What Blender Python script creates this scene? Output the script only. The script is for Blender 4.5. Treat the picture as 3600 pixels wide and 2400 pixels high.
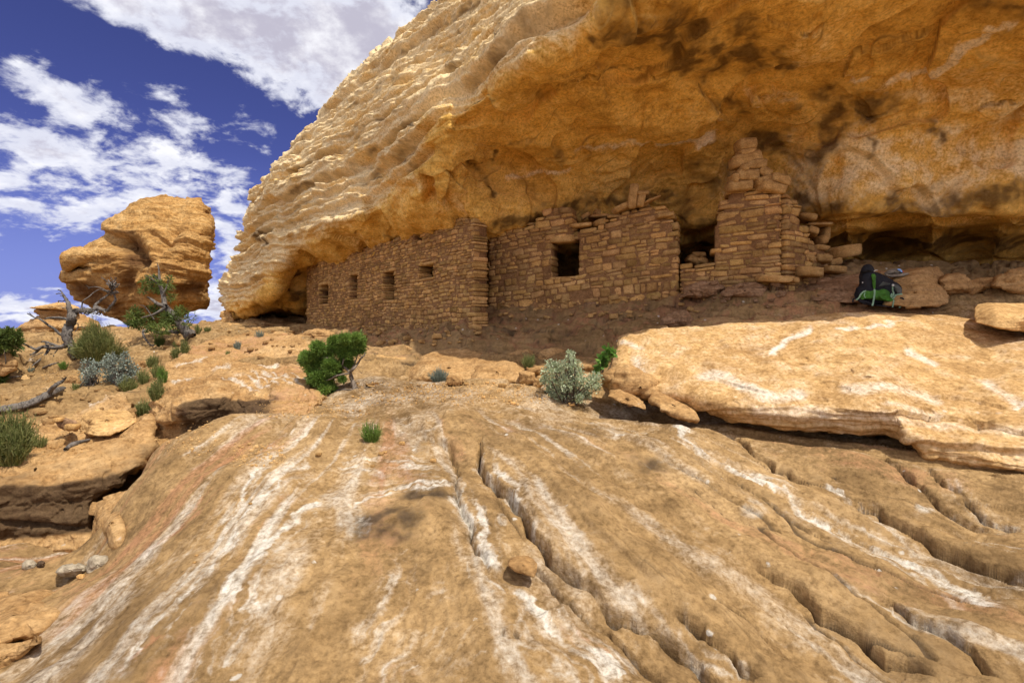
import bpy, bmesh, math, random
import numpy as np
from mathutils import Vector, Matrix

# ------------------------------------------------------------------ scene
S = bpy.context.scene
COL = S.collection
for o in list(bpy.data.objects):
    bpy.data.objects.remove(o)
R_ = math.radians
F, CX, CY, EYE = 1800.0, 1800.0, 1150.0, 1.6      # focal (px), centre column, horizon row, eye height

cam_d = bpy.data.cameras.new('camera')
cam = bpy.data.objects.new('camera', cam_d); COL.objects.link(cam)
cam_d.sensor_width = 36.0; cam_d.lens = 18.0
cam.location = (0, 0, EYE); cam.rotation_euler = (R_(90), 0, 0)
cam_d.shift_y = -50.0/3600.0
cam_d.clip_start = 0.05; cam_d.clip_end = 60000
S.camera = cam

# sun: behind the camera's right shoulder, high
SUN = Vector((0.30, -0.335, 0.893)).normalized()
sd = bpy.data.lights.new('sun', 'SUN'); sd.energy = 2.7; sd.angle = R_(0.5); sd.color = (1.0, .955, .87)
so = bpy.data.objects.new('sun', sd); COL.objects.link(so); so.location = (5, -5, 30)
so.rotation_euler = SUN.to_track_quat('Z', 'Y').to_euler()
S.view_settings.view_transform = 'Standard'; S.view_settings.look = 'None'
S.view_settings.exposure = 0.72; S.view_settings.gamma = 1.0
S.view_settings.use_curve_mapping = False
S.cycles.max_bounces = 8; S.cycles.diffuse_bounces = 5

class NT:
    """tiny node helper"""
    def __init__(s, tree): s.t = tree; s.n = tree.nodes; s.l = tree.links
    def new(s, typ, **kw):
        n = s.n.new(typ)
        for k, v in kw.items(): setattr(n, k, v)
        return n
    def put(s, sock, v):
        if v is None: return
        if hasattr(v, 'is_output'): s.l.new(v, sock)
        elif isinstance(v, (tuple, list)):
            sock.default_value = (tuple(v) + (1,))[:len(sock.default_value)] if len(v) != len(sock.default_value) else v
        else: sock.default_value = v
    def math(s, op, a, b=None, c=None, clamp=False):
        n = s.new('ShaderNodeMath', operation=op, use_clamp=clamp)
        s.put(n.inputs[0], a); s.put(n.inputs[1], b); s.put(n.inputs[2], c)
        return n.outputs[0]
    def vmath(s, op, a, b=None, sc=None):
        n = s.new('ShaderNodeVectorMath', operation=op)
        s.put(n.inputs[0], a); s.put(n.inputs[1], b)
        if sc is not None: s.put(n.inputs['Scale'], sc)
        return n.outputs['Value'] if op in ('DOT_PRODUCT', 'LENGTH', 'DISTANCE') else n.outputs[0]
    def noise(s, vec, scale, detail=4, rough=.55, dist=0.0):
        n = s.new('ShaderNodeTexNoise'); s.put(n.inputs['Vector'], vec)
        n.inputs['Scale'].default_value = scale; n.inputs['Detail'].default_value = detail
        n.inputs['Roughness'].default_value = rough; n.inputs['Distortion'].default_value = dist
        return n.outputs['Fac']
    def ramp(s, fac, stops):
        n = s.new('ShaderNodeValToRGB'); e = n.color_ramp.elements
        while len(e) < len(stops): e.new(0.5)
        for k, (p, c) in enumerate(stops):
            e[k].position = p; e[k].color = (tuple(c) + (1,))[:4]
        s.put(n.inputs[0], fac); return n.outputs[0]
    def smooth(s, v, a, b, lo=0.0, hi=1.0):
        n = s.new('ShaderNodeMapRange', interpolation_type='SMOOTHSTEP')
        s.put(n.inputs[0], v); s.put(n.inputs[1], a); s.put(n.inputs[2], b); s.put(n.inputs[3], lo); s.put(n.inputs[4], hi)
        return n.outputs[0]
    def mix(s, fac, a, b, mode='MIX'):
        n = s.new('ShaderNodeMix', data_type='RGBA', blend_type=mode)
        s.put(n.inputs[0], fac); s.put(n.inputs[6], a); s.put(n.inputs[7], b); return n.outputs[2]
    def mapping(s, vec, scale, loc=(0, 0, 0), rot=(0, 0, 0)):
        n = s.new('ShaderNodeMapping'); s.put(n.inputs[0], vec)
        n.inputs['Scale'].default_value = scale; n.inputs['Location'].default_value = loc
        n.inputs['Rotation'].default_value = rot
        return n.outputs[0]

# ------------------------------------------------------------------ sky
def build_sky():
    w = bpy.data.worlds.new('World'); S.world = w; w.use_nodes = True
    w.node_tree.nodes.clear(); t = NT(w.node_tree)
    sky = t.new('ShaderNodeTexSky', sky_type='NISHITA'); sky.sun_disc = False
    sky.sun_elevation = math.asin(SUN.z); sky.sun_rotation = math.atan2(SUN.x, SUN.y)
    sky.altitude = 1900; sky.ozone_density = 4.0; sky.air_density = .8; sky.dust_density = .3
    blue = t.mix(1.0, sky.outputs[0], (.30, .230, .40), 'MULTIPLY')
    d = t.new('ShaderNodeTexCoord').outputs['Generated']
    sep = t.new('ShaderNodeSeparateXYZ'); t.put(sep.inputs[0], d)
    x, y, z = sep.outputs
    blue = t.mix(t.smooth(z, .30, -.02, 0, .9), blue, (.95, 1.20, 2.9))
    den = t.math('ADD', t.math('MAXIMUM', z, 0.0), .10)
    u, v = t.math('DIVIDE', x, den), t.math('DIVIDE', y, den)
    cmb = t.new('ShaderNodeCombineXYZ'); t.put(cmb.inputs[0], u); t.put(cmb.inputs[1], v)
    plane = cmb.outputs[0]
    per = t.vmath('SCALE', d, sc=t.math('DIVIDE', 1.0, t.math('ADD', t.math('MAXIMUM', z, 0.0), .42)))
    n1 = t.noise(t.mapping(per, (1, 1, 1.25), (3.1, 1.7, 0)), 4.5, 6, .55, .2)
    n2 = t.noise(t.mapping(per, (1, 1, 1.35), (8.2, 4.4, 2)), 13.0, 8, .58, .3)
    n3 = t.noise(t.mapping(per, (1, 1, 1.3), (1.2, 9.4, 5)), 42.0, 6, .62, .2)
    n = t.math('ADD', t.math('MULTIPLY', t.math('SUBTRACT', n1, .5), .70), t.math('MULTIPLY', t.math('SUBTRACT', n2, .5), 1.45))
    n = t.math('ADD', t.math('ADD', n, t.math('MULTIPLY', t.math('SUBTRACT', n3, .5), .42)), .37)
    bias = None
    def blob(px, py, rx, ry, rot, amp):
        nonlocal bias
        # one bank of cloud, in the flat layer's own coordinates
        def uv(a, b):
            dv = Vector(((a-CX)/F, 1, (CY-b)/F)).normalized(); k = max(dv.z, 0)+.10
            return dv.x/k, dv.y/k
        c = uv(px, py); e1 = uv(px+rx*math.cos(R_(rot)), py+rx*math.sin(R_(rot))); e2 = uv(px-ry*math.sin(R_(rot)), py+ry*math.cos(R_(rot)))
        a = Vector((e1[0]-c[0], e1[1]-c[1])); b = Vector((e2[0]-c[0], e2[1]-c[1]))
        det = a.x*b.y-a.y*b.x
        du, dv = t.math('SUBTRACT', u, c[0]), t.math('SUBTRACT', v, c[1])
        p = t.math('ADD', t.math('MULTIPLY', du, b.y/det), t.math('MULTIPLY', dv, -b.x/det))
        q = t.math('ADD', t.math('MULTIPLY', du, -a.y/det), t.math('MULTIPLY', dv, a.x/det))
        r2 = t.math('ADD', t.math('MULTIPLY', p, p), t.math('MULTIPLY', q, q))
        g = t.math('MULTIPLY', t.math('POWER', 2.718, t.math('MULTIPLY', r2, -1.0)), amp)
        bias = g if bias is None else t.math('ADD', bias, g)
    for bl in ((760,90,420,120,20,.50),(1080,160,300,130,22,.52),(1270,60,170,120,0,.60),(1300,210,130,120,20,.44),(1150,330,130,60,30,.22),(450,20,200,60,35,.26),(1530,10,120,40,10,.10),
               (130,300,170,70,25,.24),(250,390,150,60,30,.24),(100,500,140,70,18,.26),(230,560,120,60,30,.22),(430,400,130,55,40,.20),(420,520,110,45,30,.16),(590,590,80,60,35,.24),(430,610,90,45,20,.18),(700,560,70,50,40,.18),(770,620,100,60,40,.22),(850,640,60,60,0,.22),
               (560,330,90,38,5,.20),(930,440,70,30,25,.16),(930,540,40,25,0,.14),(700,480,60,30,30,.14),(90,720,200,100,15,.30),(60,620,100,50,0,.22),(400,740,180,70,-10,.30),(600,700,180,60,-5,.28),(180,800,120,40,0,.16),(840,800,80,70,0,.34),(830,890,70,40,0,.30),(680,760,120,60,0,.2),
               (60,1095,130,42,0,.46),(360,1110,120,40,0,.40),(740,1060,80,60,0,.44),(800,1100,80,40,0,.3),(550,1090,150,50,0,.2),(150,270,140,40,25,.05),
               (650,260,500,50,25,-.22),(300,180,220,50,22,-.20),(950,600,200,90,0,-.10),(160,900,260,80,0,-.10),(60,980,200,60,0,-.14),(240,1010,130,30,0,.10),(100,80,160,90,20,-.18)):
        blob(*bl)
    ymask = t.smooth(y, .15, .45)
    behind = t.math('MULTIPLY', t.math('SUBTRACT', 1.0, ymask), .22)  # extra cloud cover added out of view to light the alcove
    dens = t.math('ADD', t.math('ADD', n, t.math('MULTIPLY', bias, ymask)), behind)
    cov = t.smooth(dens, .42, .78)
    thick = t.smooth(dens, .82, 1.12)
    lump = t.noise(t.mapping(per, (1, 1, 1.3), (2, 2, 2)), 11.0, 7, .6)
    ccol = t.mix(thick, (.50, .51, .58), (.36, .345, .41))
    ccol = t.mix(t.smooth(lump, .4, .75), ccol, (.68, .68, .70))
    ccol = t.mix(t.math('MULTIPLY', t.math('SUBTRACT', 1.0, ymask), .9), ccol, (1.25, 1.22, 1.2))  # unseen cloud behind the camera made brighter as fill light
    bg = t.new('ShaderNodeBackground'); bg.inputs[1].default_value = .15
    bg2 = t.new('ShaderNodeBackground'); t.put(bg2.inputs[0], ccol); bg2.inputs[1].default_value = 1.0
    t.put(bg.inputs[0], blue)
    mx = t.new('ShaderNodeMixShader')
    t.put(mx.inputs[0], t.math('MULTIPLY', cov, .93)); t.l.new(bg.outputs[0], mx.inputs[1]); t.l.new(bg2.outputs[0], mx.inputs[2])
    out = t.new('ShaderNodeOutputWorld'); t.l.new(mx.outputs[0], out.inputs[0])
build_sky()

# ------------------------------------------------------------------ numeric helpers
RNG = np.random.default_rng(7)
_perm = np.arange(256); np.random.default_rng(11).shuffle(_perm); _perm = np.concatenate([_perm]*3)
_grad = np.array([(1,1,0),(-1,1,0),(1,-1,0),(-1,-1,0),(1,0,1),(-1,0,1),(1,0,-1),(-1,0,-1),(0,1,1),(0,-1,1),(0,1,-1),(0,-1,-1),(1,1,0),(-1,1,0),(0,-1,1),(0,-1,-1)], float)
def perlin(p):
    p = np.asarray(p, float); sh = p.shape[:-1]; p = p.reshape(-1, 3)
    i = np.floor(p).astype(np.int64); f = p-i; i &= 255
    w = f*f*f*(f*(f*6-15)+10)
    r = 0
    for dx in (0, 1):
        wx = w[:, 0] if dx else 1-w[:, 0]
        a = _perm[i[:, 0]+dx]
        for dy in (0, 1):
            wy = w[:, 1] if dy else 1-w[:, 1]
            b = _perm[a+i[:, 1]+dy]
            for dz in (0, 1):
                wz = w[:, 2] if dz else 1-w[:, 2]
                g = _grad[_perm[b+i[:, 2]+dz] & 15]
                r = r + wx*wy*wz*(g[:, 0]*(f[:, 0]-dx)+g[:, 1]*(f[:, 1]-dy)+g[:, 2]*(f[:, 2]-dz))
    return r.reshape(sh)
def fbm(p, octs=4, gain=.5, lac=2.03):
    a, s = 1.0, 0
    p = np.asarray(p, float)
    for k in range(octs):
        s = s + a*perlin(p); p = p*lac+17.3; a *= gain
    return s
def ridged(p, octs=4, gain=.5, lac=2.1):
    a, s = 1.0, 0
    p = np.asarray(p, float)
    for k in range(octs):
        s = s + a*(1-2*np.abs(perlin(p))); p = p*lac+9.7; a *= gain
    return s
def sst(x, a, b):
    t = np.clip((x-a)/(b-a), 0, 1); return t*t*(3-2*t)
_layer = np.random.default_rng(5).uniform(-1, 1, 4096)
def layers(t, sharp=.75):
    """random bedding profile along t: layers of unit thickness with crisp steps"""
    i = np.floor(t).astype(int); f = t-i
    return _layer[i & 4095] + (_layer[(i+1) & 4095]-_layer[i & 4095])*sst(f, sharp, 1.0)
def P(px, py, d):
    return np.array([(px-CX)/F*d, d, EYE+(CY-py)/F*d]) if np.isscalar(px) else np.stack([(px-CX)/F*d, d, EYE+(CY-py)/F*d], -1)
class RBF:
    def __init__(s, xy, v, lam=0.0):
        s.xy = np.asarray(xy, float); n = len(s.xy); v = np.asarray(v, float)
        s.sc = np.ptp(s.xy, axis=0).max() or 1.0; s.c = s.xy.mean(0); q = (s.xy-s.c)/s.sc
        K = s.k(np.linalg.norm(q[:, None]-q[None], axis=-1))+lam*np.eye(n)
        Q = np.c_[np.ones(n), q]; M = np.block([[K, Q], [Q.T, np.zeros((3, 3))]])
        s.w = np.linalg.lstsq(M, np.r_[v, 0, 0, 0], rcond=None)[0]; s.q = q
    @staticmethod
    def k(r): return r*r*np.log(r+1e-9)
    def __call__(s, x, y):
        sh = np.shape(x); x = (np.ravel(x)-s.c[0])/s.sc; y = (np.ravel(y)-s.c[1])/s.sc
        r = s.w[-3]+s.w[-2]*x+s.w[-1]*y
        for k in range(len(s.q)):
            d2 = (x-s.q[k, 0])**2+(y-s.q[k, 1])**2
            r = r + s.w[k]*.5*d2*np.log(d2+1e-18)
        return r.reshape(sh)
def grid_faces(nr, nc, off=0, wrap=False):
    a = np.arange(nr*nc).reshape(nr, nc)+off
    if wrap: a = np.c_[a, a[:, :1]]
    return np.stack([a[:-1, :-1], a[:-1, 1:], a[1:, 1:], a[1:, :-1]], -1).reshape(-1, 4)
def vnormals(v, f):
    n = np.cross(v[f[:, 2]]-v[f[:, 0]], v[f[:, 3]]-v[f[:, 1]]) if f.shape[1] == 4 else np.cross(v[f[:, 1]]-v[f[:, 0]], v[f[:, 2]]-v[f[:, 0]])
    out = np.zeros_like(v)
    for k in range(f.shape[1]):
        for c in range(3): out[:, c] += np.bincount(f[:, k], n[:, c], len(v))
    return out/(np.linalg.norm(out, axis=1, keepdims=True)+1e-12)
def mesh_obj(name, v, faces, mat, parent=None, smooth=True, origin=None, attrs=None, seal=None):
    """faces: list of index arrays (each n x 3 or n x 4)"""
    if not isinstance(faces, (list, tuple)): faces = [faces]
    v = np.asarray(v, float)
    if origin is not None: v = v-np.asarray(origin)
    me = bpy.data.meshes.new(name)
    nl = sum(f.size for f in faces); npoly = sum(len(f) for f in faces)
    me.vertices.add(len(v)); me.vertices.foreach_set('co', v.astype(np.float32).ravel())
    me.loops.add(nl); me.polygons.add(npoly)
    me.loops.foreach_set('vertex_index', np.concatenate([f.ravel() for f in faces]).astype(np.int32))
    tot = np.concatenate([np.full(len(f), f.shape[1]) for f in faces]); st = np.r_[0, np.cumsum(tot)[:-1]]
    me.polygons.foreach_set('loop_start', st.astype(np.int32))
    me.update(calc_edges=True); me.validate()
    if smooth: me.polygons.foreach_set('use_smooth', np.ones(len(me.polygons), bool))
    for k, a in (attrs or {}).items():
        at = me.attributes.new(k, 'FLOAT_COLOR', 'POINT')
        c = np.ones((len(v), 4), np.float32); c[:, :a.shape[1]] = a
        at.data.foreach_set('color', c.ravel())
    if mat: me.materials.append(mat)
    o = bpy.data.objects.new(name, me); COL.objects.link(o)
    if origin is not None: o.location = Vector(origin)
    if parent is not None:
        o.parent = parent
        if origin is not None: o.location = Vector(origin)-parent.location
        else: o.location = -parent.location
    return o
def tag(o, label=None, cat=None, group=None, kind=None):
    if label: o['label'] = label
    if cat: o['category'] = cat
    if group: o['group'] = group
    if kind: o['kind'] = kind
    return o
def empty(name, loc, label, cat, group=None):
    o = bpy.data.objects.new(name, None); COL.objects.link(o); o.location = Vector(loc); o.empty_display_size = .1
    return tag(o, label, cat, group)
def seg_dist(q, pts):
    """distance of each q (n,k) to polyline pts (m,k); also arclength fraction and side (k==2 or uses xy)"""
    best = np.full(len(q), 1e9); frac = np.zeros(len(q)); side = np.zeros(len(q))
    L = np.linalg.norm(np.diff(pts, axis=0), axis=1); tot = L.sum(); acc = 0
    T = np.gradient(pts, axis=0)
    for i, (a, b, l) in enumerate(zip(pts[:-1], pts[1:], L)):
        ab = b-a; t = np.clip(((q-a)@ab)/(l*l+1e-12), 0, 1)
        dv = q-(a+t[:, None]*ab); d = np.sqrt((dv*dv).sum(1))
        m = d < best; best[m] = d[m]; frac[m] = ((acc+t*l)/tot)[m]
        tg = T[i]*(1-t[m, None])+T[i+1]*t[m, None]; side[m] = np.sign(tg[:, 0]*dv[m, 1]-tg[:, 1]*dv[m, 0]); acc += l
    return best, frac, side

# ------------------------------------------------------------------ materials
def pbsdf(t, col, rough=.9, spec=.15, normal=None):
    b = t.new('ShaderNodeBsdfPrincipled'); t.put(b.inputs['Base Color'], col); t.put(b.inputs['Roughness'], rough)
    b.inputs['Specular IOR Level'].default_value = spec
    if normal is not None: t.l.new(normal, b.inputs['Normal'])
    o = t.new('ShaderNodeOutputMaterial'); t.l.new(b.outputs[0], o.inputs[0]); return b
def bump(t, h, strength, dist, prev=None):
    n = t.new('ShaderNodeBump'); t.put(n.inputs['Height'], h)
    n.inputs['Strength'].default_value = strength; n.inputs['Distance'].default_value = dist
    if prev is not None: t.l.new(prev, n.inputs['Normal'])
    return n.outputs[0]
def newmat(name):
    m = bpy.data.materials.new(name); m.use_nodes = True; m.node_tree.nodes.clear(); return m, NT(m.node_tree)
def sandstone(name, dark, mid, light, pale=(.62, .54, .43), stain_shade=(.085, .055, .03), red=(.36, .17, .10),
              scale=1.0, strata=.35, strata_scale=(.5, .5, 7), speck=.5, bumps=.5, grain=1.0, fleck=1.0, tint=False, mottle=.8):
    m, t = newmat(name)
    tc = t.new('ShaderNodeTexCoord').outputs['Object']
    a = t.noise(tc, .75*scale, 7, .62, .4); b = t.noise(tc, 4.2*scale, 7, .65, .2); c = t.noise(tc, 26*scale, 5, .7)
    mixn = t.math('ADD', t.math('MULTIPLY', a, .52), t.math('MULTIPLY', b, .48))
    col = t.ramp(mixn, [(.36, dark), (.50, mid), (.64, light)])
    st = t.noise(t.mapping(tc, strata_scale), 2.0*scale, 6, .6, .6)
    col = t.mix(t.math('MULTIPLY', t.smooth(st, .42, .70), strata), col, light)
    col = t.mix(t.math('MULTIPLY', t.smooth(st, .52, .30), strata), col, dark)
    at = t.new('ShaderNodeAttribute', attribute_name='mask')
    sp = t.new('ShaderNodeSeparateColor'); t.put(sp.inputs[0], at.outputs['Color'])
    nb = t.math('MULTIPLY', t.math('SUBTRACT', t.math('ADD', t.math('MULTIPLY', b, .55), t.math('MULTIPLY', c, .45)), .5), 1.3)
    def fac(s, k, lo, hi): return t.smooth(t.math('ADD', s, t.math('MULTIPLY', nb, k)), lo, hi)
    has = t.math('GREATER_THAN', sp.outputs[0], .002)
    f = t.math('MULTIPLY', fac(sp.outputs[2], 1.6, .25, .95), t.math('GREATER_THAN', sp.outputs[2], .02))
    col = t.mix(t.math('MULTIPLY', f, .8), col, red)
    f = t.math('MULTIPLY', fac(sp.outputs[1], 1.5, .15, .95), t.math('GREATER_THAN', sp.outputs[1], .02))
    col = t.mix(t.math('MULTIPLY', f, .88), col, stain_shade)
    f = t.math('MULTIPLY', fac(sp.outputs[0], 1.15, .14, 1.05), t.math('GREATER_THAN', sp.outputs[0], .02))
    col = t.mix(t.math('MULTIPLY', f, .9), col, pale)
    # grain and pale flecks of lichen and salt
    col = t.mix(1.0, col, t.ramp(c, [(.28, (.52, .49, .46)), (.50, (1, 1, 1)), (.72, (1.30, 1.31, 1.32))]), 'MULTIPLY')
    mdl = t.noise(t.mapping(tc, (1, 1, 1.8)), 11*scale, 8, .72, .3)
    col = t.mix(mottle, col, t.ramp(mdl, [(.32, (.50, .46, .42)), (.50, (1, 1, 1)), (.68, (1.34, 1.36, 1.38))]), 'MULTIPLY')
    if fleck:
        vo = t.new('ShaderNodeTexVoronoi'); t.put(vo.inputs['Vector'], t.mapping(tc, (1, 1, 1.2))); vo.inputs['Scale'].default_value = 5.5*scale
        d2 = t.math('ADD', vo.outputs['Distance'], t.math('MULTIPLY', t.math('SUBTRACT', c, .5), .35))
        rare = t.math('GREATER_THAN', t.noise(tc, 1.3*scale, 3), .56)
        col = t.mix(t.math('MULTIPLY', t.math('MULTIPLY', t.smooth(d2, .14, .06), rare), .75*fleck), col, pale)
    if tint:
        ta = t.new('ShaderNodeAttribute', attribute_name='tint')
        col = t.mix(1.0, col, ta.outputs['Color'], 'MULTIPLY')
    h1 = t.noise(tc, 9*scale, 8, .68); h2 = t.noise(t.mapping(tc, strata_scale), 5*scale, 6, .65, .5)
    nrm = bump(t, h1, .9*bumps, .05/scale)
    nrm = bump(t, h2, .35*bumps*min(1, strata*2), .04/scale, nrm)
    nrm = bump(t, t.noise(tc, 45*scale, 5, .7), .7*bumps*grain, .012/scale, nrm)
    pbsdf(t, col, .92, .12, nrm)
    return m
M_ground = sandstone('slickrock', (.150, .088, .036), (.31, .190, .078), (.455, .295, .136), pale=(.60, .545, .45), stain_shade=(.06, .040, .024), red=(.37, .175, .085), strata=.3, strata_scale=(.7, .7, 5), bumps=.65, mottle=.6)
M_cliff = sandstone('cliff_sandstone', (.42, .215, .038), (.73, .42, .092), (.88, .57, .18), pale=(.78, .62, .42), stain_shade=(.11, .055, .016), red=(.83, .665, .40), strata=.30, strata_scale=(.6, .6, 5), fleck=.0, bumps=.5, mottle=.32)  # red slot: pale tone that paints sunlight on the outer face
M_rock = sandstone('boulder_sandstone', (.27, .145, .054), (.44, .255, .10), (.56, .36, .165), stain_shade=(.06, .036, .02), strata=.5, strata_scale=(.6, .6, 6), fleck=.6, bumps=.8, mottle=.5)
M_stone = sandstone('wall_stone', (.27, .145, .050), (.44, .255, .092), (.57, .36, .145), strata=.3, scale=3.0, strata_scale=(.6, .6, 3), fleck=.0, bumps=.6, tint=True, mottle=.5)
M_mortar = sandstone('mud_mortar', (.17, .085, .036), (.25, .130, .054), (.33, .185, .082), strata=.1, scale=3.0, fleck=.4, bumps=1.0)

M_slab = sandstone('pale_slab_sandstone', (.36, .205, .078), (.53, .32, .125), (.64, .42, .19), pale=(.72, .64, .52), stain_shade=(.16, .10, .05), strata=.25, fleck=.7, mottle=.55)
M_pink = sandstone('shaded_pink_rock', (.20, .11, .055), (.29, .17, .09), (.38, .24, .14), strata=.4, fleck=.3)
M_grey = sandstone('grey_stone', (.30, .24, .16), (.40, .33, .23), (.5, .42, .3), strata=.1, fleck=.2)
M_dark = sandstone('dark_rock', (.06, .04, .025), (.11, .07, .04), (.17, .11, .06), strata=.2, fleck=.0)
M_bal = sandstone('balanced_rock_sandstone', (.28, .135, .04), (.44, .24, .075), (.56, .36, .15), stain_shade=(.10, .045, .018), strata=.5, strata_scale=(.4, .4, 4), scale=.6, fleck=.0, bumps=.9)

# ------------------------------------------------------------------ ground heightfield
def build_ground_base():
    pts = [  # column, row, distance
        (1800,2400,2.35),(1800,2000,3.1),(1800,1700,4.1),(1800,1550,4.9),(1800,1450,5.6),(1800,1390,6.2),(1800,1345,7.1),(1900,1262,8.3),(1800,1180,9.2),(1800,1085,10.05),
        (2100,1300,7.4),(2100,1240,8.2),(2100,1130,9.0),(2100,1055,9.7),(1600,1250,8.7),(1640,1170,9.3),(1550,1345,7.1),
        (2400,2400,2.5),(2400,2000,3.3),(2400,1700,4.3),(2400,1520,5.05),(2400,1120,8.4),(2400,1015,9.2),
        (3000,2400,2.6),(3000,2000,3.5),(3000,1750,4.25),(3000,1610,4.75),(3000,1088,7.8),(3000,1045,8.2),(3000,985,9.0),
        (3600,2400,2.6),(3600,2000,3.4),(3600,1750,4.0),(3600,1122,7.2),(3600,1000,8.2),(2800,1000,8.6),
        (4500,1800,3.8),(4500,1100,7.0),(4500,2400,2.4),
        (1200,2400,2.45),(1200,2000,3.15),(1200,1700,4.2),(1200,1550,5.0),(1200,1440,5.9),(1160,1400,6.4),(1280,1370,6.8),(1350,1260,8.6),(1450,1205,9.8),(1372,1168,11.7),
        (1200,1185,13.2),(1080,1157,16.3),(1000,1165,16.5),(900,1125,19.3),(810,1135,19),
        (700,2400,2.5),(700,2000,3.3),(700,1700,4.3),(720,1560,5.0),(760,1480,5.45),(960,1455,5.9),(1000,2200,2.75),
        (400,2200,2.95),(250,2400,2.6),(330,1990,4.2),(100,2300,3.07),(0,2400,2.82),(440,1730,4.65),(430,1850,4.3),(540,1580,5.2),
        (150,1990,4.2),(50,2200,3.4),(-300,2300,3.1),(-300,2000,4.2),
        (60,1440,7.2),(300,1385,7.8),(150,1300,10),(450,1300,10),(620,1250,11),(720,1180,13.5),(200,1222,13),(100,1192,16),(300,1163,20),(600,1152,20),
        (-300,1270,11),(-300,1195,18),(760,1133,21),(900,1160,15),(900,1240,10.5)]
    w = [P(a, b, d) for a, b, d in pts]
    w += [(-3.2,6.3,.2),(-4.2,6.2,-.35),(-3.9,5.6,-.55),(-5,5.6,-.6),(-7,5.6,-.6),(-4.6,4.95,-.55),(-3.75,4.9,-.5),(-6,4.9,-.6),(-3.55,5.5,-.2),(1.6,6.3,.5),(3.6,5.9,.44),(5.6,5.6,.5),(2.6,5.4,.34),(4.0,5.15,.34),(1.9,5.7,.38),(2.2,7.1,1.0),(4.6,6.9,1.2),(2.0,7.6,1.35),(5.2,7.0,1.35),(3.2,5.3,.33),(4.7,4.9,.40),
          (-1.7,8,.85),(-4,7.6,.55),(-14,26,1.2),(0,14,2.3),(4,12,2.6),(9,10,2.6),(-4,20,2.2),(2,.8,-.3),(-2,.8,-.45),(0,.8,-.3),(7,14,2.8)]
    w = np.array(w, float)
    return RBF(w[:, :2], w[:, 2], 2e-5)
GB = build_ground_base()
NC, NRW = 1000, 1000
g_px = np.linspace(-700, 4400, NC)
g_Y = 1.3*(27/1.3)**np.linspace(0, 1, NRW)
GX = ((g_px-CX)/F)[None, :]*g_Y[:, None]; GY = np.repeat(g_Y[:, None], NC, 1)
GZ = GB(GX, GY)
fall = np.clip(GY-21.5, 0, None); GZ = GZ-.35*fall
GZ_base = GZ.copy()
def row_hit(Z, px, py):
    """first ground point (near to far) that a sight line through (px,py) meets"""
    c = np.clip((px-g_px[0])/(g_px[1]-g_px[0]), 0, NC-1.001); k = int(c); f = c-k
    z = Z[:, k]*(1-f)+Z[:, k+1]*f
    rows = CY-(z-EYE)/g_Y*F
    i = np.argmax(rows <= py)
    if rows[i] > py: i = NRW-1
    if i == 0: Y = g_Y[0]
    else:
        s = (rows[i-1]-py)/(rows[i-1]-rows[i]+1e-9); Y = g_Y[i-1]+(g_Y[i]-g_Y[i-1])*s
        z_ = z[i-1]+(z[i]-z[i-1])*s
        return np.array([(px-CX)/F*Y, Y, z_])
    return np.array([(px-CX)/F*Y, Y, z[0]])
gq = np.stack([GX.ravel(), GY.ravel()], 1)
def gline(pts):
    return np.array([row_hit(GZ_base, *p)[:2] for p in pts])
def near(line, pad):
    lo, hi = line.min(0)-pad, line.max(0)+pad
    return np.nonzero(((gq > lo) & (gq < hi)).all(1))[0]
mask_g = np.zeros((GX.size, 3))
gz = GZ.ravel().copy()
q3 = np.stack([GX.ravel(), GY.ravel(), gz], 1)
# broad slickrock swells, then thin bedding on the bench and in the far ground
gz += .10*fbm(q3*[.45, .45, 0]+3, 3)*sst(q3[:, 1], 2, 6)
gz += .045*fbm(q3*[1.1, 1.6, 0]+8, 4)
gz += .014*fbm(q3*[5, 5, 0]+1, 4)+.005*ridged(q3*[11, 7, 0]+6, 4)*sst(fbm(q3*[1.3, 1.3, 0]+60, 3), -.3, .4)
front = 1-sst(q3[:, 1], 5.2, 6.4)
psi = (q3[:, 0]+1.9)/np.clip(1+.27*(4.5-q3[:, 1]), .5, 2.2)+.10*fbm(q3*[.9, .6, 0]+13, 3)
fl = np.stack([psi, q3[:, 1], 0*psi], 1)
right = sst(q3[:, 0], -.3, .9)*front
gz += front*(.085*fbm(fl*[1.2, .22, 0]+2, 3)+.016*fbm(fl*[5, .7, 0]+4, 4)+.007*ridged(fl*[16, 2.2, 0]+9, 3))
gz += right*(.018*layers(psi*4.5+.5*fbm(q3*[.8, .8, 0]+6, 3), .82)*sst(fbm(fl*[1.0, .5, 0]+31, 2), -.25, .2)+.012*layers(psi*13+1.2*fbm(q3*[1.2, 1.2, 0]+16, 3), .8))
def hair(fx, fy, off, w0, w1):
    f_ = lambda e: perlin((fl+[e, 0, 0])*[fx, fy, 0]+off); p0 = f_(0); g2 = lambda e: perlin((fl+[0, e, 0])*[fx, fy, 0]+off); gr_ = np.hypot((f_(.01)-f_(-.01))/.02, (g2(.02)-g2(-.02))/.04)
    return 1-sst(np.abs(p0)/(gr_+.35), w0, w1)
ckm = hair(2.6, .30, [.55, .35, .5], .003, .013)*sst(perlin(fl*[1.7, .55, 0]+[7.3, 2.1, .5]), .02, .22)*front*sst(q3[:, 0], .3, .9)
ckm2 = hair(5.5, .6, [3.3, 1.7, .5], .002, .009)*sst(perlin(fl*[2.4, .9, 0]+[1.3, 9.1, .5]), .05, .22)*front*sst(q3[:, 0], -.4, .3)
gz -= .030*ckm+.012*ckm2
scar = fbm(q3*[.75, .75, 0]+71, 4)*3.0; gz += (1-.4*right)*.010*layers(scar, .90)*sst(q3[:, 1], 1.5, 2.5)
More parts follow.
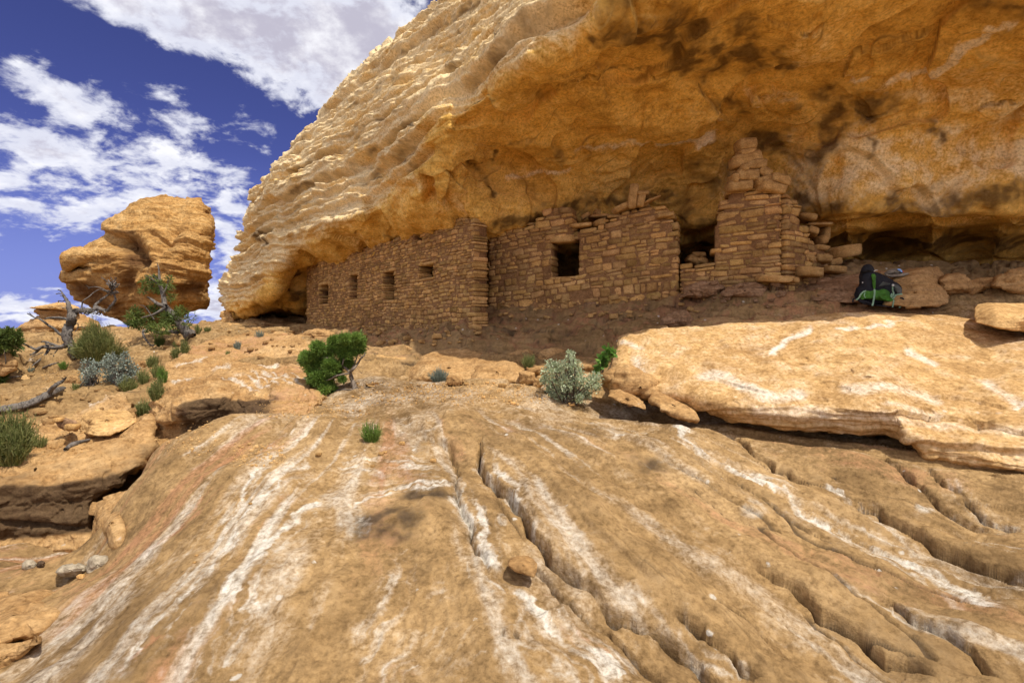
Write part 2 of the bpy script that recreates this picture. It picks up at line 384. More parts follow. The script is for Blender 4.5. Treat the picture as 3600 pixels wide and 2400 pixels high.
mask_g[:, 1] = np.maximum(mask_g[:, 1], np.clip(.8*ckm+.45*ckm2, 0, .85))
mask_g[:, 1] = np.maximum(mask_g[:, 1], front*np.clip(.9*fbm(fl*[3.2, .5, 0]+51, 4)-.10, 0, .30))
mask_g[:, 0] = np.maximum(mask_g[:, 0], front*np.clip(1.1*fbm(fl*[4.2, .45, 0]+61, 5)-.10, 0, .55))
mask_g[:, 2] = np.maximum(mask_g[:, 2], front*np.clip(1.0*fbm(fl*[1.8, .5, 0]+91, 4)-.12, 0, .5))
bench = sst(q3[:, 1], 6.9, 8.2)
wz = gz+.10*fbm(q3*[.9, .9, 0]+5, 4)
ter = .09
gz += bench*(.15*layers(wz/ter, .7)*sst(fbm(q3*[.7, .7, 0]+21, 2), -.3, .2)+.03*layers(wz/.035+fbm(q3*[2,2,0],2), .7))
mid = sst(q3[:, 1], 5.8, 7.2); sc_ = fbm(q3*[.85, 1.0, 0]+33, 4)*3.4; es = sc_-np.floor(sc_)
gz += mid*.075*layers(sc_, .88)
mask_g[:, 1] = np.maximum(mask_g[:, 1], mid*.7*np.exp(-((es-.93)/.045)**2)*np.clip(.5+1.5*fbm(q3*[1.2, 1.2, 0]+3, 3), 0, 1))
ub = gz/.11+.8*fbm(q3*[.6, .6, 0]+15, 3); fb_ = ub-np.floor(ub)
gz += bench*.035*layers(ub, .8)
mask_g[:, 1] = np.maximum(mask_g[:, 1], bench*.85*np.exp(-((fb_-.9)/.09)**2)*np.clip(.35+1.5*fbm(q3*[1.0, 1.0, 0]+83, 3), 0, 1))
sh = bench*sst(q3[:, 0], -2, 0)
gz += sh*.06*ridged(q3*[1.2, 2.2, 0]+2, 4)

def wiggle(line, n=8, amp=.02, seed=0):
    t = np.linspace(0, len(line)-1, (len(line)-1)*n+1); i = np.minimum(t.astype(int), len(line)-2); f = (t-i)[:, None]
    p = line[i]*(1-f)+line[i+1]*f
    j = np.stack([fbm(np.c_[p*6, np.full(len(p), seed+.3)], 3), fbm(np.c_[p*6, np.full(len(p), seed+7.7)], 3)], 1)
    return p+amp*j
def step(pts, H=.10, w=.03, L=.5, G=.06, g=.035, side=1, taper=.30, amp=.03, k_=1.0):
    taper = max(taper, .25)
    """a ledge: ground rises by H on one side over width w and eases back over L; a crack of depth G at its foot"""
    global gz
    ln = wiggle(gline(pts), amp=amp, seed=len(pts)); k = near(ln, L*3); d, fr, sd_ = seg_dist(gq[k], ln)
    s = d*sd_*side
    tp = sst(fr, 0, taper)*sst(1-fr, 0, taper)*np.where((fr <= 0) | (fr >= 1), 0, 1)
    W = w*1.6*(1+.5*fbm(q3[k]*[2.5, 2.5, 0]+4, 2)); x = np.clip(s/W, 0, 1)
    up = np.where(s > 0, np.sin(x*np.pi/2)*np.exp(-np.maximum(s-W, 0)/L), 0)
    var = np.clip(.75+.9*fbm(q3[k]*[1.8, 1.8, 0]+len(pts)*3.1, 3), .15, 1.5)
    dk = tp*np.clip(var+.35, 0, 1)*np.exp(-(s/np.minimum(g*.40, .011))**2); mask_g[k, 1] = np.maximum(mask_g[k, 1], .8*dk)  # dirt and painted shade darken the crack line
    gz[k] += tp*var*k_*(.55*H*up-.8*G*np.exp(-(s/np.minimum(g*.40, .013))**2)-.22*H*np.where(s < 0, np.exp(s/.25), 0))
def fissure(pts, w=.03, depth=.12, H=.05, L=.5, bulge=.06, amp=.025):
    """a long open joint between two rounded swells; the far side stands a little higher"""
    global gz
    ln = wiggle(gline(pts), amp=amp, seed=len(pts)+3); k = near(ln, 1.5); q = q3[k]
    d, fr, sd_ = seg_dist(gq[k], ln); s = d*sd_
    tp = sst(fr, 0, .16)*sst(1-fr, 0, .16)*np.where((fr <= 0) | (fr >= 1), 0, 1)
    ww = .78*w*np.clip(.75+1.0*fbm(np.stack([fr*7, 0*fr+len(pts), 0*fr+w*40], 1), 3), .35, 1.6)
    gz[k] += tp*(H*np.where(s > 0, sst(s, 0, ww*2)*np.exp(-np.maximum(s, 0)/L), 0)-.55*bulge*np.exp(-np.abs(s)/.08)-.8*bulge*np.exp(-np.abs(s)/.35)-.85*depth*np.exp(-(s/ww)**2))
    mask_g[k, 1] = np.maximum(mask_g[k, 1], tp*1.0*np.exp(-(s/(ww*.9))**2))  # shade and dirt painted along the open joint
def crack(pts, G=.04, g=.02, amp=.03): step(pts, H=.02, w=.02, L=.15, G=G, g=g, amp=amp)
def paint(pts, width, ch, amt=1.0, soft=.6, amp=.05):
    ln = wiggle(gline(pts), amp=amp, seed=len(pts)+2)
    wd = width if np.isscalar(width) else np.interp(np.linspace(0, 1, len(ln)), np.linspace(0, 1, len(width)), width)
    k = near(ln, np.max(wd)*3+.1); q = q3[k]
    wp = gq[k]+.07*np.stack([fbm(q*[2.6, 2.6, 0]+ch*9+1, 5, .62), fbm(q*[2.6, 2.6, 0]+ch*9+31, 5, .62)], 1)
    d, fr, sd_ = seg_dist(wp, ln)
    W = wd if np.isscalar(wd) else np.interp(fr, np.linspace(0, 1, len(ln)), wd)
    lat = d*sd_; al = fr*np.linalg.norm(np.diff(ln, axis=0), axis=1).sum()
    stk = np.clip(.62+1.0*fbm(np.stack([lat*16, al*1.3, 0*al+len(pts)], 1), 4, .6), .05, 1.4)
    v = .95*amt*np.exp(-(d/(W*1.15))**2)*stk*(.85+.5*fbm(q*[4, 4, 0]+ch, 4))*sst(fr, -.01, .10)*sst(1-fr, -.01, .10)
    mask_g[k, ch] = np.maximum(mask_g[k, ch], v)
def spot(px, py, rx, ry, ch, amt=1.0, ring=0):
    c = row_hit(GZ_base, px, py); r = row_hit(GZ_base, px+rx, py); f_ = row_hit(GZ_base, px, py-ry)
    a = abs(r[0]-c[0]); b = abs(f_[1]-c[1])
    d = np.sqrt(((gq[:, 0]-c[0]-(c[0]/c[1])*(gq[:, 1]-c[1]))/a)**2+((gq[:, 1]-c[1])/b)**2)
    d = d+.35*fbm(q3*[3, 3, 0]+ch*5, 3)
    v = 1.0*amt*(1-sst(d, .40, 1.40))*np.clip(.9+.6*fbm(q3*[7, 7, 0]+ch, 4), .3, 1.3)
    if ring: v = v*(.35+.65*sst(d, .2, .6))
    mask_g[:, ch] = np.maximum(mask_g[:, ch], v)

# left rim of the low slab and the undercut ledge above it
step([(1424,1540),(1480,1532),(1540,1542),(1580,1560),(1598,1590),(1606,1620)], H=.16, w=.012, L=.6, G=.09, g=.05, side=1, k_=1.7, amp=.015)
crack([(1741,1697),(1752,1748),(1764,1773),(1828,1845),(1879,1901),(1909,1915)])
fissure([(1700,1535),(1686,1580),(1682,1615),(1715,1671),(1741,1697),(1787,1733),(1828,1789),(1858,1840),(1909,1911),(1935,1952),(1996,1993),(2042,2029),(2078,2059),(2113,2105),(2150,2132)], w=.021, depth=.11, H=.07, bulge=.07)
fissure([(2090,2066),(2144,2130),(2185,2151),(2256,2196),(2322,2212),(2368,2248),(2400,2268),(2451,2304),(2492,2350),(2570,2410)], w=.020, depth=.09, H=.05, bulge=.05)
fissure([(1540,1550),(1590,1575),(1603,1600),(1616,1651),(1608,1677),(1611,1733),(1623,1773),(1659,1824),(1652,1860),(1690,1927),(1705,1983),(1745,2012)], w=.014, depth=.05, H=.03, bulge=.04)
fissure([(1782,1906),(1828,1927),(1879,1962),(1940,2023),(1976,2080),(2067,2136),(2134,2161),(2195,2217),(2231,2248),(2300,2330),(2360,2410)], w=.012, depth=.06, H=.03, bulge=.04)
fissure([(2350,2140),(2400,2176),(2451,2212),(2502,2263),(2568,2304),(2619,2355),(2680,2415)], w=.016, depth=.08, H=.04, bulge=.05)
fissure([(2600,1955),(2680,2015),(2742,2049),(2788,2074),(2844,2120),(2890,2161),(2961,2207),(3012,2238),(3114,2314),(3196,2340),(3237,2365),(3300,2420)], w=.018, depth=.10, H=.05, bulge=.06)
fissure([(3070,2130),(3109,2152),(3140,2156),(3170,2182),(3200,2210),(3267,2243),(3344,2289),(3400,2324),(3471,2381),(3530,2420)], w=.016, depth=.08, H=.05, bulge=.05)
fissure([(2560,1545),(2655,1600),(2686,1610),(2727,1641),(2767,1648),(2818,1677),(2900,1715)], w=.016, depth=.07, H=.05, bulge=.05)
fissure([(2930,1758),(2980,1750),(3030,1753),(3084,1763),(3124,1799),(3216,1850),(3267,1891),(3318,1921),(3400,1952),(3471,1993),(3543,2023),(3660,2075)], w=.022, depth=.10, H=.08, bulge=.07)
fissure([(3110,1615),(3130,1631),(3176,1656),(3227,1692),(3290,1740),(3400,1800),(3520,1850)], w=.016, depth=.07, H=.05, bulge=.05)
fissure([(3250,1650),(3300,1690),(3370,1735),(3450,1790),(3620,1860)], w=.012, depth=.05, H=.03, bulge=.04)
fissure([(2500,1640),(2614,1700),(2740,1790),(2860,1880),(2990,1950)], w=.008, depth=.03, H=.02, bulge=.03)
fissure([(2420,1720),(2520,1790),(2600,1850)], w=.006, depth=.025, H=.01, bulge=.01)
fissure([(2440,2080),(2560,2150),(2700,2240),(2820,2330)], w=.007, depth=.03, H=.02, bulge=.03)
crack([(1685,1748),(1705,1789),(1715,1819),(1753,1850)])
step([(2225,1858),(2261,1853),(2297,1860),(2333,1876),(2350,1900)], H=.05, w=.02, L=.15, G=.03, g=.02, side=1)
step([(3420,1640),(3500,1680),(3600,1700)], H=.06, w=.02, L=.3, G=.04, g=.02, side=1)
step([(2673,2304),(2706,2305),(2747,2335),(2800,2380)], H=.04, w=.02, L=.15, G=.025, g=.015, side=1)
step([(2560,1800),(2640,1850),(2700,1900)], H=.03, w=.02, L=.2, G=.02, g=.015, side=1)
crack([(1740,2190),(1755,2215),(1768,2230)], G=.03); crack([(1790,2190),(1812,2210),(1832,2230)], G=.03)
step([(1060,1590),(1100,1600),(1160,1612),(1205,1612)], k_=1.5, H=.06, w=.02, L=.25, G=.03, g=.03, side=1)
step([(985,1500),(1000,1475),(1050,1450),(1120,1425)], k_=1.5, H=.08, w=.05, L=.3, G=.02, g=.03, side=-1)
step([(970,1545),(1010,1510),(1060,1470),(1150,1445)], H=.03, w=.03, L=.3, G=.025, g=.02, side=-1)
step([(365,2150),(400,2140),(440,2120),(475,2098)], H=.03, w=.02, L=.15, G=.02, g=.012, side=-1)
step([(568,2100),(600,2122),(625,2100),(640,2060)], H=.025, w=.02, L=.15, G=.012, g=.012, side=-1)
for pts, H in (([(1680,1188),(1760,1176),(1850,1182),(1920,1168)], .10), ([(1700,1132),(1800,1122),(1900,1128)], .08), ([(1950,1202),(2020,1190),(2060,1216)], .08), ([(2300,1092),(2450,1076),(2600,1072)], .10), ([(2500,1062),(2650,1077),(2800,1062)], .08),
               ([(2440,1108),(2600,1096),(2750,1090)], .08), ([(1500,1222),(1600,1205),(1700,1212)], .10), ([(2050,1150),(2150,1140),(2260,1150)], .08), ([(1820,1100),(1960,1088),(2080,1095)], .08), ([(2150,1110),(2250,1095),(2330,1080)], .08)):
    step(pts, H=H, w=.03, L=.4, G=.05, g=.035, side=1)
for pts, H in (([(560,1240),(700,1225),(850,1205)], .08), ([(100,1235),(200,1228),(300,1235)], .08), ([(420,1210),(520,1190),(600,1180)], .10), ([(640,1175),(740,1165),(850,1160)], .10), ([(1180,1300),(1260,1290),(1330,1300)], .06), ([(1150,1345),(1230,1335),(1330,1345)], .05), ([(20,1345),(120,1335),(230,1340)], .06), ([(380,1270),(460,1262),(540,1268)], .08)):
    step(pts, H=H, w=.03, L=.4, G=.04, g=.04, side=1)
# pale wash streaks
for pts, wd, a in (
    ([(950,1600),(888,1676),(857,1743),(827,1814),(780,1890),(725,1957),(690,1990)], [.07,.10,.05], .9),
    ([(1070,1610),(985,1702),(959,1748),(888,1824),(816,1916),(755,1998),(714,2054),(633,2171),(551,2278),(510,2340),(470,2410)], [.12,.10,.06,.07,.09], 1.0),
    ([(1150,1750),(1056,1830),(980,1916),(929,1988),(867,2060),(842,2136),(806,2212),(780,2289),(760,2365),(745,2420)], [.05,.12,.09,.12,.14], 1.0),
    ([(704,2238),(679,2314),(638,2390)], .08, .9), ([(587,2146),(531,2202)], .05, .8), ([(520,2238),(460,2304)], .05, .7),
    ([(1180,1640),(1300,1610),(1450,1640),(1590,1640)], [.15,.30,.30,.2], .75),
    ([(1200,1790),(1300,1740),(1450,1715),(1590,1690)], [.04,.10,.10], .9),
    ([(1625,1660),(1640,1760),(1680,1830),(1690,1900),(1730,1960),(1770,2010)], [.05,.08,.14,.12], 1.0),
    ([(1790,2040),(1870,2120),(1980,2220),(2100,2320),(2180,2400)], [.05,.17,.20,.16], 1.0),
    ([(1430,1890),(1425,2000),(1390,2080),(1340,2160),(1300,2250),(1230,2350)], [.06,.10,.13,.10], .72),
    ([(1560,2180),(1500,2280),(1440,2400)], .30, .55), ([(1700,1880),(1720,1990),(1790,2070)], .16, .7), ([(1850,2120),(2000,2260),(2100,2400)], .26, .6), ([(1150,1640),(1050,1720),(960,1800)], .2, .5),
    ([(1500,2290),(1460,2350),(1420,2410)], .12, .8), ([(1720,2250),(1620,2320),(1580,2350)], .06, .6), ([(1580,2020),(1500,2070)], .06, .5),
    ([(1690,1600),(1740,1660),(1810,1730),(1840,1790)], [.06,.13,.08], .75),
    ([(2330,1490),(2420,1550),(2502,1600),(2614,1661),(2757,1728),(2859,1814),(2936,1865),(3063,1927),(3216,1988),(3369,2059),(3471,2136),(3620,2220)], [.08,.13,.12,.10,.12,.16,.22], 1.0),
    ([(2900,1690),(2990,1740),(3080,1800),(3180,1880),(3300,1960)], .10, .7),
    ([(3330,1700),(3420,1770),(3600,1860)], .10, .6), ([(3300,1820),(3420,1870),(3600,1960)], .08, .5),
    ([(2380,2190),(2480,2290),(2560,2350),(2620,2400)], .10, .6), ([(2700,2240),(2900,2330),(3100,2400)], .14, .4),
    ([(1250,1500),(1420,1500),(1560,1530)], .10, .6), ([(1550,1450),(1700,1440),(2000,1450)], .16, .5), ([(2120,1505),(2200,1540)], .09, 1.0),
    ([(300,1300),(480,1290),(560,1270)], .25, .7), ([(30,1290),(160,1270)], .3, .6), ([(80,1370),(180,1360)], .15, .9), ([(660,1590),(700,1600)], .1, .5),
    ([(1030,1500),(960,1560),(900,1640)], .08, .7), ([(1380,1475),(1500,1490)], .1, .7), ([(1700,1470),(1790,1465)], .06, .8), ([(2030,1480),(2120,1478)], .05, .8)):
    paint(pts, wd, 0, a)
for pts, wd, a in (
    ([(800,1700),(700,1800),(600,1900),(480,1980)], .16, .8), ([(1090,1760),(1000,1830),(900,1900)], .14, .7), ([(560,2260),(500,2340),(440,2410)], .14, .8),
    ([(870,1960),(830,2000)], .08, .9), ([(1850,2030),(2000,2130),(2200,2280)], .12, .6), ([(1350,2330),(1500,2390)], .15, .5), ([(1150,1150),(1500,1190),(1800,1170),(2300,1110),(3000,1060),(3600,1050)], 1.1, 1.0)):  # last stroke: bench tone, the overhang's shade put into the colour
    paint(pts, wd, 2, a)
lf = front*(1-sst(q3[:, 0], -1.2, -.2))
mask_g[:, 0] = np.maximum(mask_g[:, 0], lf*np.clip(1.5*fbm(fl*[7, .35, 0]+161, 4)-.12, 0, .75)*sst(np.abs(q3[:, 0]+1.75), .75, .2))
mask_g[:, 2] = np.maximum(mask_g[:, 2], lf*np.clip(1.6*fbm(fl*[3.0, .35, 0]+191, 4)-.10, 0, .7))
mask_g[:, 1] = np.maximum(mask_g[:, 1], .42*sst(q3[:, 1], 7.4, 8.4)*sst(q3[:, 0]+.25*(q3[:, 1]-8), -2.4, -1.2))  # painted shade: darkens the ground of the bench under the overhang
mask_g[:, 0] = np.maximum(mask_g[:, 0], front*np.clip(1.1*fbm(fl*[1.5, .4, 0]+261, 4)-.12, 0, .42))
spot(1365, 1832, 130, 58, 1, 1.0, ring=1); spot(1500, 1735, 120, 28, 1, .75); spot(2290, 1645, 110, 40, 1, .6); spot(1250, 1830, 60, 40, 1, .5)
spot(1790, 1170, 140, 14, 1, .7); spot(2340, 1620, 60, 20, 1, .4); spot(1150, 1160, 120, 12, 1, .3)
spot(3250, 1770, 50, 30, 0, .9); spot(2650, 1790, 50, 40, 0, .5); spot(1765, 1808, 20, 22, 0, .8); spot(1880, 1852, 16, 16, 0, .7)
big = fbm(q3*[.8, .8, 0]+41, 4)
mask_g[:, 1] = np.maximum(mask_g[:, 1], np.clip((.20+.35*big)*(1-sst(q3[:, 1], 3.0, 5.2)), 0, .5))
mask_g[:, 0] = np.maximum(mask_g[:, 0], np.clip((.30+.35*fbm(q3*[1.5, 1.5, 0]+77, 4))*sst(q3[:, 1], 4.4, 6.2)*(1-bench)*sst(q3[:, 0], -4.2, -2.6), 0, .6))
GZ = gz.reshape(GX.shape)
gv = np.stack([GX.ravel(), GY.ravel(), gz], 1)
gf = grid_faces(NRW, NC)[:, ::-1]
# the ground goes on behind and to the sides of the camera
ex, ey = np.meshgrid(np.linspace(-40, 40, 41), np.linspace(-40, 1.25, 22)); ez = -.35+.12*(ey-1.25)-.03*np.abs(ex)
ez = np.where(ey > 1.2, ez-.15, ez)
ev = np.stack([ex.ravel(), ey.ravel(), ez.ravel()], 1); ef = grid_faces(22, 41, len(gv))
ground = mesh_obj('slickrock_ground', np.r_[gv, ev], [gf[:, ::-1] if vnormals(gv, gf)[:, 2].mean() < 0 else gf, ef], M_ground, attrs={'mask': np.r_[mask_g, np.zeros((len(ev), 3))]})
tag(ground, 'bare tan slickrock sloping up to the foot of the ruin', 'ground', kind='structure')
def G(px, py): return row_hit(GZ, px, py)
def gheight(x, y):
    px = CX+x/y*F; c = np.clip((px-g_px[0])/(g_px[1]-g_px[0]), 0, NC-1.001); r = np.clip(np.log(y/1.3)/np.log(27/1.3)*(NRW-1), 0, NRW-1.001)
    k, i = int(c), int(r); f, h = c-k, r-i
    return (GZ[i, k]*(1-f)+GZ[i, k+1]*f)*(1-h)+(GZ[i+1, k]*(1-f)+GZ[i+1, k+1]*f)*h

# far country below the rim
m, t = newmat('desert_plain'); tc = t.new('ShaderNodeTexCoord').outputs['Object']
pbsdf(t, t.ramp(t.noise(tc, .004, 8, .6), [(.35, (.06, .075, .06)), (.6, (.20, .15, .12))]), .95); M_plain = m
a = np.linspace(0, 2*np.pi, 97)[:-1]; rr = np.array([0.01, 40, 200, 1000, 5000, 40000])
pv = np.concatenate([np.stack([r*np.cos(a), r*np.sin(a), np.full(96, -70.0)], 1) for r in rr]); pf = grid_faces(6, 96, 0, True)
tag(mesh_obj('desert_plain', pv, pf, M_plain), 'far desert plain below the canyon rim', 'terrain', kind='structure')
mv = []; 
for k in range(160):
    x = -9000+k*60; h = -70+62*sst(np.array(fbm(np.array([[x*.0012, 3.3, 0]]), 3)[0]), -.5, .3)+6*fbm(np.array([[x*.01, 1, 0]]), 3)[0]
    mv += [(x, 3000-.1*x, -75), (x, 3060-.1*x, h*.9), (x, 3200-.1*x, h), (x, 4300-.1*x, h), (x, 4500-.1*x, -75)]
tag(mesh_obj('mesa', np.array(mv), grid_faces(160, 5)[:, ::-1], M_plain), 'low dark mesa on the far horizon', 'terrain', kind='structure')

# ------------------------------------------------------------------ cliff with its alcove
WL_A, WL_B = np.array([-6.6, 16.5]), np.array([-.66, 9.3])        # left masonry wall in plan
def wall_depth(px, A=WL_A, B=WL_B):
    k = (px-CX)/F; d = B-A; t_ = (k*A[1]-A[0])/(d[0]-k*d[1]); return A[1]+t_*d[1]
SIL = np.array([(2700,-900),(2350,-600),(2000,-330),(1780,-150),(1590,0),(1545,40),(1490,78),(1425,140),(1370,180),(1300,245),(1225,310),(1180,375),(1165,400),(1097,454),(1051,490),(1015,541),(969,579),(954,607),(913,663),(898,724),(867,788),(857,810),(842,861),(829,907),(801,958),(768,1019),(780,1045),(793,1070),(808,1100),(830,1130),(900,1260)], float)
TERM = np.array([(830,1085),(900,1040),(960,960),(1000,932),(1019,929),(1035,890),(1073,858),(1134,826),(1182,801),(1265,756),(1333,714),(1445,678),(1493,658),(1488,605),(1526,541),(1526,449),(1588,408),(1659,357),(1756,286),(1812,224),(1884,194),(2006,122),(2067,71),(2098,0),(2330,-110),(2700,-240),(3300,-340),(3900,-450),(4700,-420)], float)
def build_cliff():
    D = [(1590,0,11),(1425,140,12.3),(1200,325,14),(1050,490,15.3),(950,610,16.3),(895,724,17.3),(850,840,18.3),(800,958,19.3),(770,1018,20),(1780,-150,10.2),(2000,-330,9.8),(2350,-600,10),
         (1400,400,10.9),(1300,600,11.9),(1100,700,13.7),(1020,800,14.8),(950,850,15.9),(900,980,17.0),(860,1060,17.8),(1750,100,8.5),(1600,250,9.7),(1900,0,7.5),(2000,-150,8.0),
         (1000,932,15.4),(1134,826,13.1),(1265,756,11.5),(1445,678,9.6),(1526,541,8.9),(1588,408,8.3),(1756,286,7.35),(1884,194,6.75),(2098,0,6.3),(2330,-110,6.05),(2700,-240,5.9),(3300,-340,5.8),(3900,-450,5.7),(4700,-420,5.8),
         (870,1088,17.9),(960,1072,17.2),(1050,1066,17.4),(960,1105,20.3),(1050,1105,20),(1040,1000,17.0),
         (1700,500,9.3),(1700,650,9.7),(1640,560,9.1),(1900,300,7.8),(2100,200,7.3),(2100,400,8.5),(2300,300,8.0),(2400,450,8.9),(2000,550,9.4),(2200,600,9.9),(1900,690,10.0),(2100,690,10.4),(2300,680,10.5),
         (2440,720,10.0),(2440,825,10.2),(2440,872,11.9),(2650,480,9.2),(2650,650,9.8),(2620,880,10.6),
         (2900,300,8.2),(3300,300,7.8),(2900,500,8.75),(3300,500,8.35),(3570,500,8.1),(2900,690,8.9),(3300,690,8.5),(3570,690,8.2),(3100,775,8.8),(3400,775,8.5),(3000,850,9.0),(3300,835,8.8),(3570,800,8.6),
         (3100,900,10.6),(3400,885,10.4),(3600,880,10.2),(3100,960,11.0),(3500,960,10.8),(2900,920,10.4),
         (2500,100,6.9),(2500,0,6.3),(2900,100,7.0),(3300,100,6.9),(3580,0,6.2),(2950,-50,6.2),
         (2700,-520,7.2),(3800,-800,7.2),(2300,-380,7.9),(2700,-900,9.5),(3800,-1300,10),(4700,-900,8),(4700,500,7.5),(4700,900,9),
         (1900,900,11.5),(2100,950,11.6),(2300,900,11.4),(1700,950,11.8),(1900,1100,12.5),(2400,1100,12),(3000,1100,12),(3800,1100,12)]
    for px, py in ((1085,950),(1140,930),(1200,910),(1290,880),(1400,842),(1490,818),(1560,793),(1640,775),(1690,772)):
        D.append((px, py, wall_depth(px)+.10)); D.append((px, py+130, wall_depth(px)+1.9))
    for px, py, dd in ((1760,800,9.95),(1850,790,9.9),(1950,715,9.85),(2050,738,10.3),(2200,720,10.3)): D.append((px, py, dd))
    D = np.array(D, float)
    f = RBF(D[:, :2], D[:, 2], 1e-5)
    rows = np.r_[np.linspace(-900, -40, 60)[:-1], np.linspace(-40, 1130, 380), np.linspace(1135, 1260, 8)]
    so_ = np.argsort(SIL[:, 1], kind='stable')
    sx = np.interp(rows, SIL[so_, 1], SIL[so_, 0])
    sx += 9*fbm(np.c_[rows*.035, rows*0, rows*0], 4)
    nb, nv = 26, 820
    s = np.linspace(0, 1, nv); s = .35*s**2+.65*s
    pxs, dd = [], []
    S0 = sx[:, None]
    pv_ = S0+(3680-S0)*s[None]; yy = np.repeat(rows[:, None], nv, 1)
    d = f(pv_, yy); w_ = (pv_-S0)*d/F; Rr = 1.1
    d = d+Rr*(1-np.sqrt(np.clip(1-(1-np.minimum(w_/Rr, 1))**2, 0, 1)))
    k = np.arange(nb, 0, -1)[None]
    pb = S0+4*k**1.6; db = d[:, :1]+.25*k**1.25; yb = np.repeat(rows[:, None], nb, 1)
    ex_ = np.linspace(3700, 4700, 24)[None]+0*S0; de = f(ex_, np.repeat(rows[:, None], 24, 1)); ye = np.repeat(rows[:, None], 24, 1)
    PX = np.c_[pb, pv_, ex_]; PY = np.c_[yb, yy, ye]; DD = np.c_[db, d, de]
    nr, nc = PX.shape
    v = P(PX.ravel(), PY.ravel(), DD.ravel())
    fc = grid_faces(nr, nc)
    nrm = vnormals(v, fc)
    if (nrm*(v-[0, 0, EYE])).sum(1).mean() > 0: nrm = -nrm; fc = fc[:, ::-1]
    # where it is weathered and sunlit outside the drip line
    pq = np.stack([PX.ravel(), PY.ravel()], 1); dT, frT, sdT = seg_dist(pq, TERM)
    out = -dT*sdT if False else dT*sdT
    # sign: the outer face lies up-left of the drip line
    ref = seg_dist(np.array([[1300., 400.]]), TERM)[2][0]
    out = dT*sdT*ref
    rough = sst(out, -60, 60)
    wv = v.copy(); wv[:, 2] += .35*fbm(v*.35+4, 3)+.05*fbm(v*2, 2)
    dz = wv[:, 2]
    h = 0
    wl = v[:, 2]+.40*fbm(v*.22+4, 3)+.06*fbm(v*1.4, 3)
    big = sst(fbm(v*.45+2, 2), -.35, .35)
    h = h+rough*(.13*layers(wl/.62, .84)*(.35+.65*big)+.15*layers(wl/.23+.45*fbm(v*.5, 2), .78)*(1.2-.7*big)*(.25+1.0*sst(fbm(v*.8+66, 3), -.3, .3))+.075*layers(wl/.095+.6*fbm(v*.9, 2), .7))
    h = h+rough*(.05*fbm(v*[.7, .7, 1.6]+7, 4)+.055*ridged(v*[.9, .9, 6.5]+1, 4)+.040*ridged(v*[2.2, 2.2, 9]+5, 3))
    def seam_(u, wd): f_ = u-np.floor(u); return np.exp(-((f_-.9)/wd)**2)
    seam = rough*np.clip(.55+1.1*fbm(v*.8+50, 3), 0, 1)*np.maximum(.75*seam_(wl/.62, .05), .6*seam_(wl/.23+.45*fbm(v*.5, 2), .09))
    sc1 = fbm(v*.42+9, 3)*3.4; sc2 = fbm(v*.95+29, 3)*3.0; e1 = sc1-np.floor(sc1); e2 = sc2-np.floor(sc2)
    h = h+(1-rough)*(.15*layers(sc1, .90)+.028*layers(sc2+40, .90))
    edge = (1-rough)*np.maximum(np.exp(-((e1-.93)/.035)**2)*.55, np.exp(-((e2-.93)/.04)**2)*.22)*np.clip(.5+1.6*fbm(v*1.1+3, 3), 0, 1.2)
    h = h+(1-rough)*(.20*fbm(v*.55+11, 4)+.035*fbm(v*[1.6, 1.6, 2.4], 4)+.03*layers(dz/.3, .8)*sst(fbm(v*.6+9, 2), -.1, .3))
    pxr, pyr = PX.ravel(), PY.ravel()
    low = sst(pxr, 2820, 2960)*sst(pyr, 735, 790)
    h = h*(1-.8*low)
    wy = pyr+.035*(pxr-3200)+9*fbm(np.c_[pxr*.006, pxr*0, pxr*0+2], 4)
    for y0, a_ in ((742, .10), (776, .14), (808, -.06), (826, .10), (852, .08), (872, -.10)): h = h-low*a_*sst(wy, y0-2, y0+6)
    h = h+low*.05*layers(v[:, 2]/.09+.6*fbm(v*.7, 2), .7)
    h = h+.012*fbm(v*9, 3)
    msk = np.zeros((len(v), 3)); msk[:, 1] = edge; msk[:, 1] = np.maximum(msk[:, 1], (1-rough)*np.clip(.6*fbm(v*[.8, .8, 1.2]+19, 5)-.16, 0, .4))
    msk[:, 2] = np.maximum(0, (1-rough)*np.clip(.8*fbm(v*[.6, .6, 1.0]+39, 4)-.05, 0, .4))
    ins = np.nonzero((PX.ravel() > 700) & (PX.ravel() < 3700) & (PY.ravel() > -60) & (PY.ravel() < 1130))[0]
    vq = pq[ins]
    # turn drawn lines into lines on the rock itself, then work in metres
    def line3(pts):
        pts = np.array(pts, float); t_ = np.linspace(0, len(pts)-1, (len(pts)-1)*10+1); i = np.minimum(t_.astype(int), len(pts)-2); fr = (t_-i)[:, None]
        p = pts[i]*(1-fr)+pts[i+1]*fr
        p = p+7*np.stack([fbm(np.c_[p*.02, p[:, :1]*0+1], 3), fbm(np.c_[p*.02, p[:, :1]*0+5], 3)], 1)
        dd_ = f(p[:, 0], p[:, 1]); return P(p[:, 0], p[:, 1], dd_)
    vi = v[ins]
    def prox(pts, pad):
        L3 = line3(pts); lo, hi = L3.min(0)-pad, L3.max(0)+pad
        k_ = np.nonzero(((vi > lo) & (vi < hi)).all(1))[0]
        d_, fr, _ = seg_dist(vi[k_], L3)
        # side measured around the sight direction
        i0 = np.argmin(((vi[k_][:, None, :1]-L3[None, ::10, :1])**2).sum(-1), 1) if False else None
        p2 = np.array(pts, float); _, _, s2 = seg_dist(vq[k_], p2)
        return ins[k_], d_, fr, s2
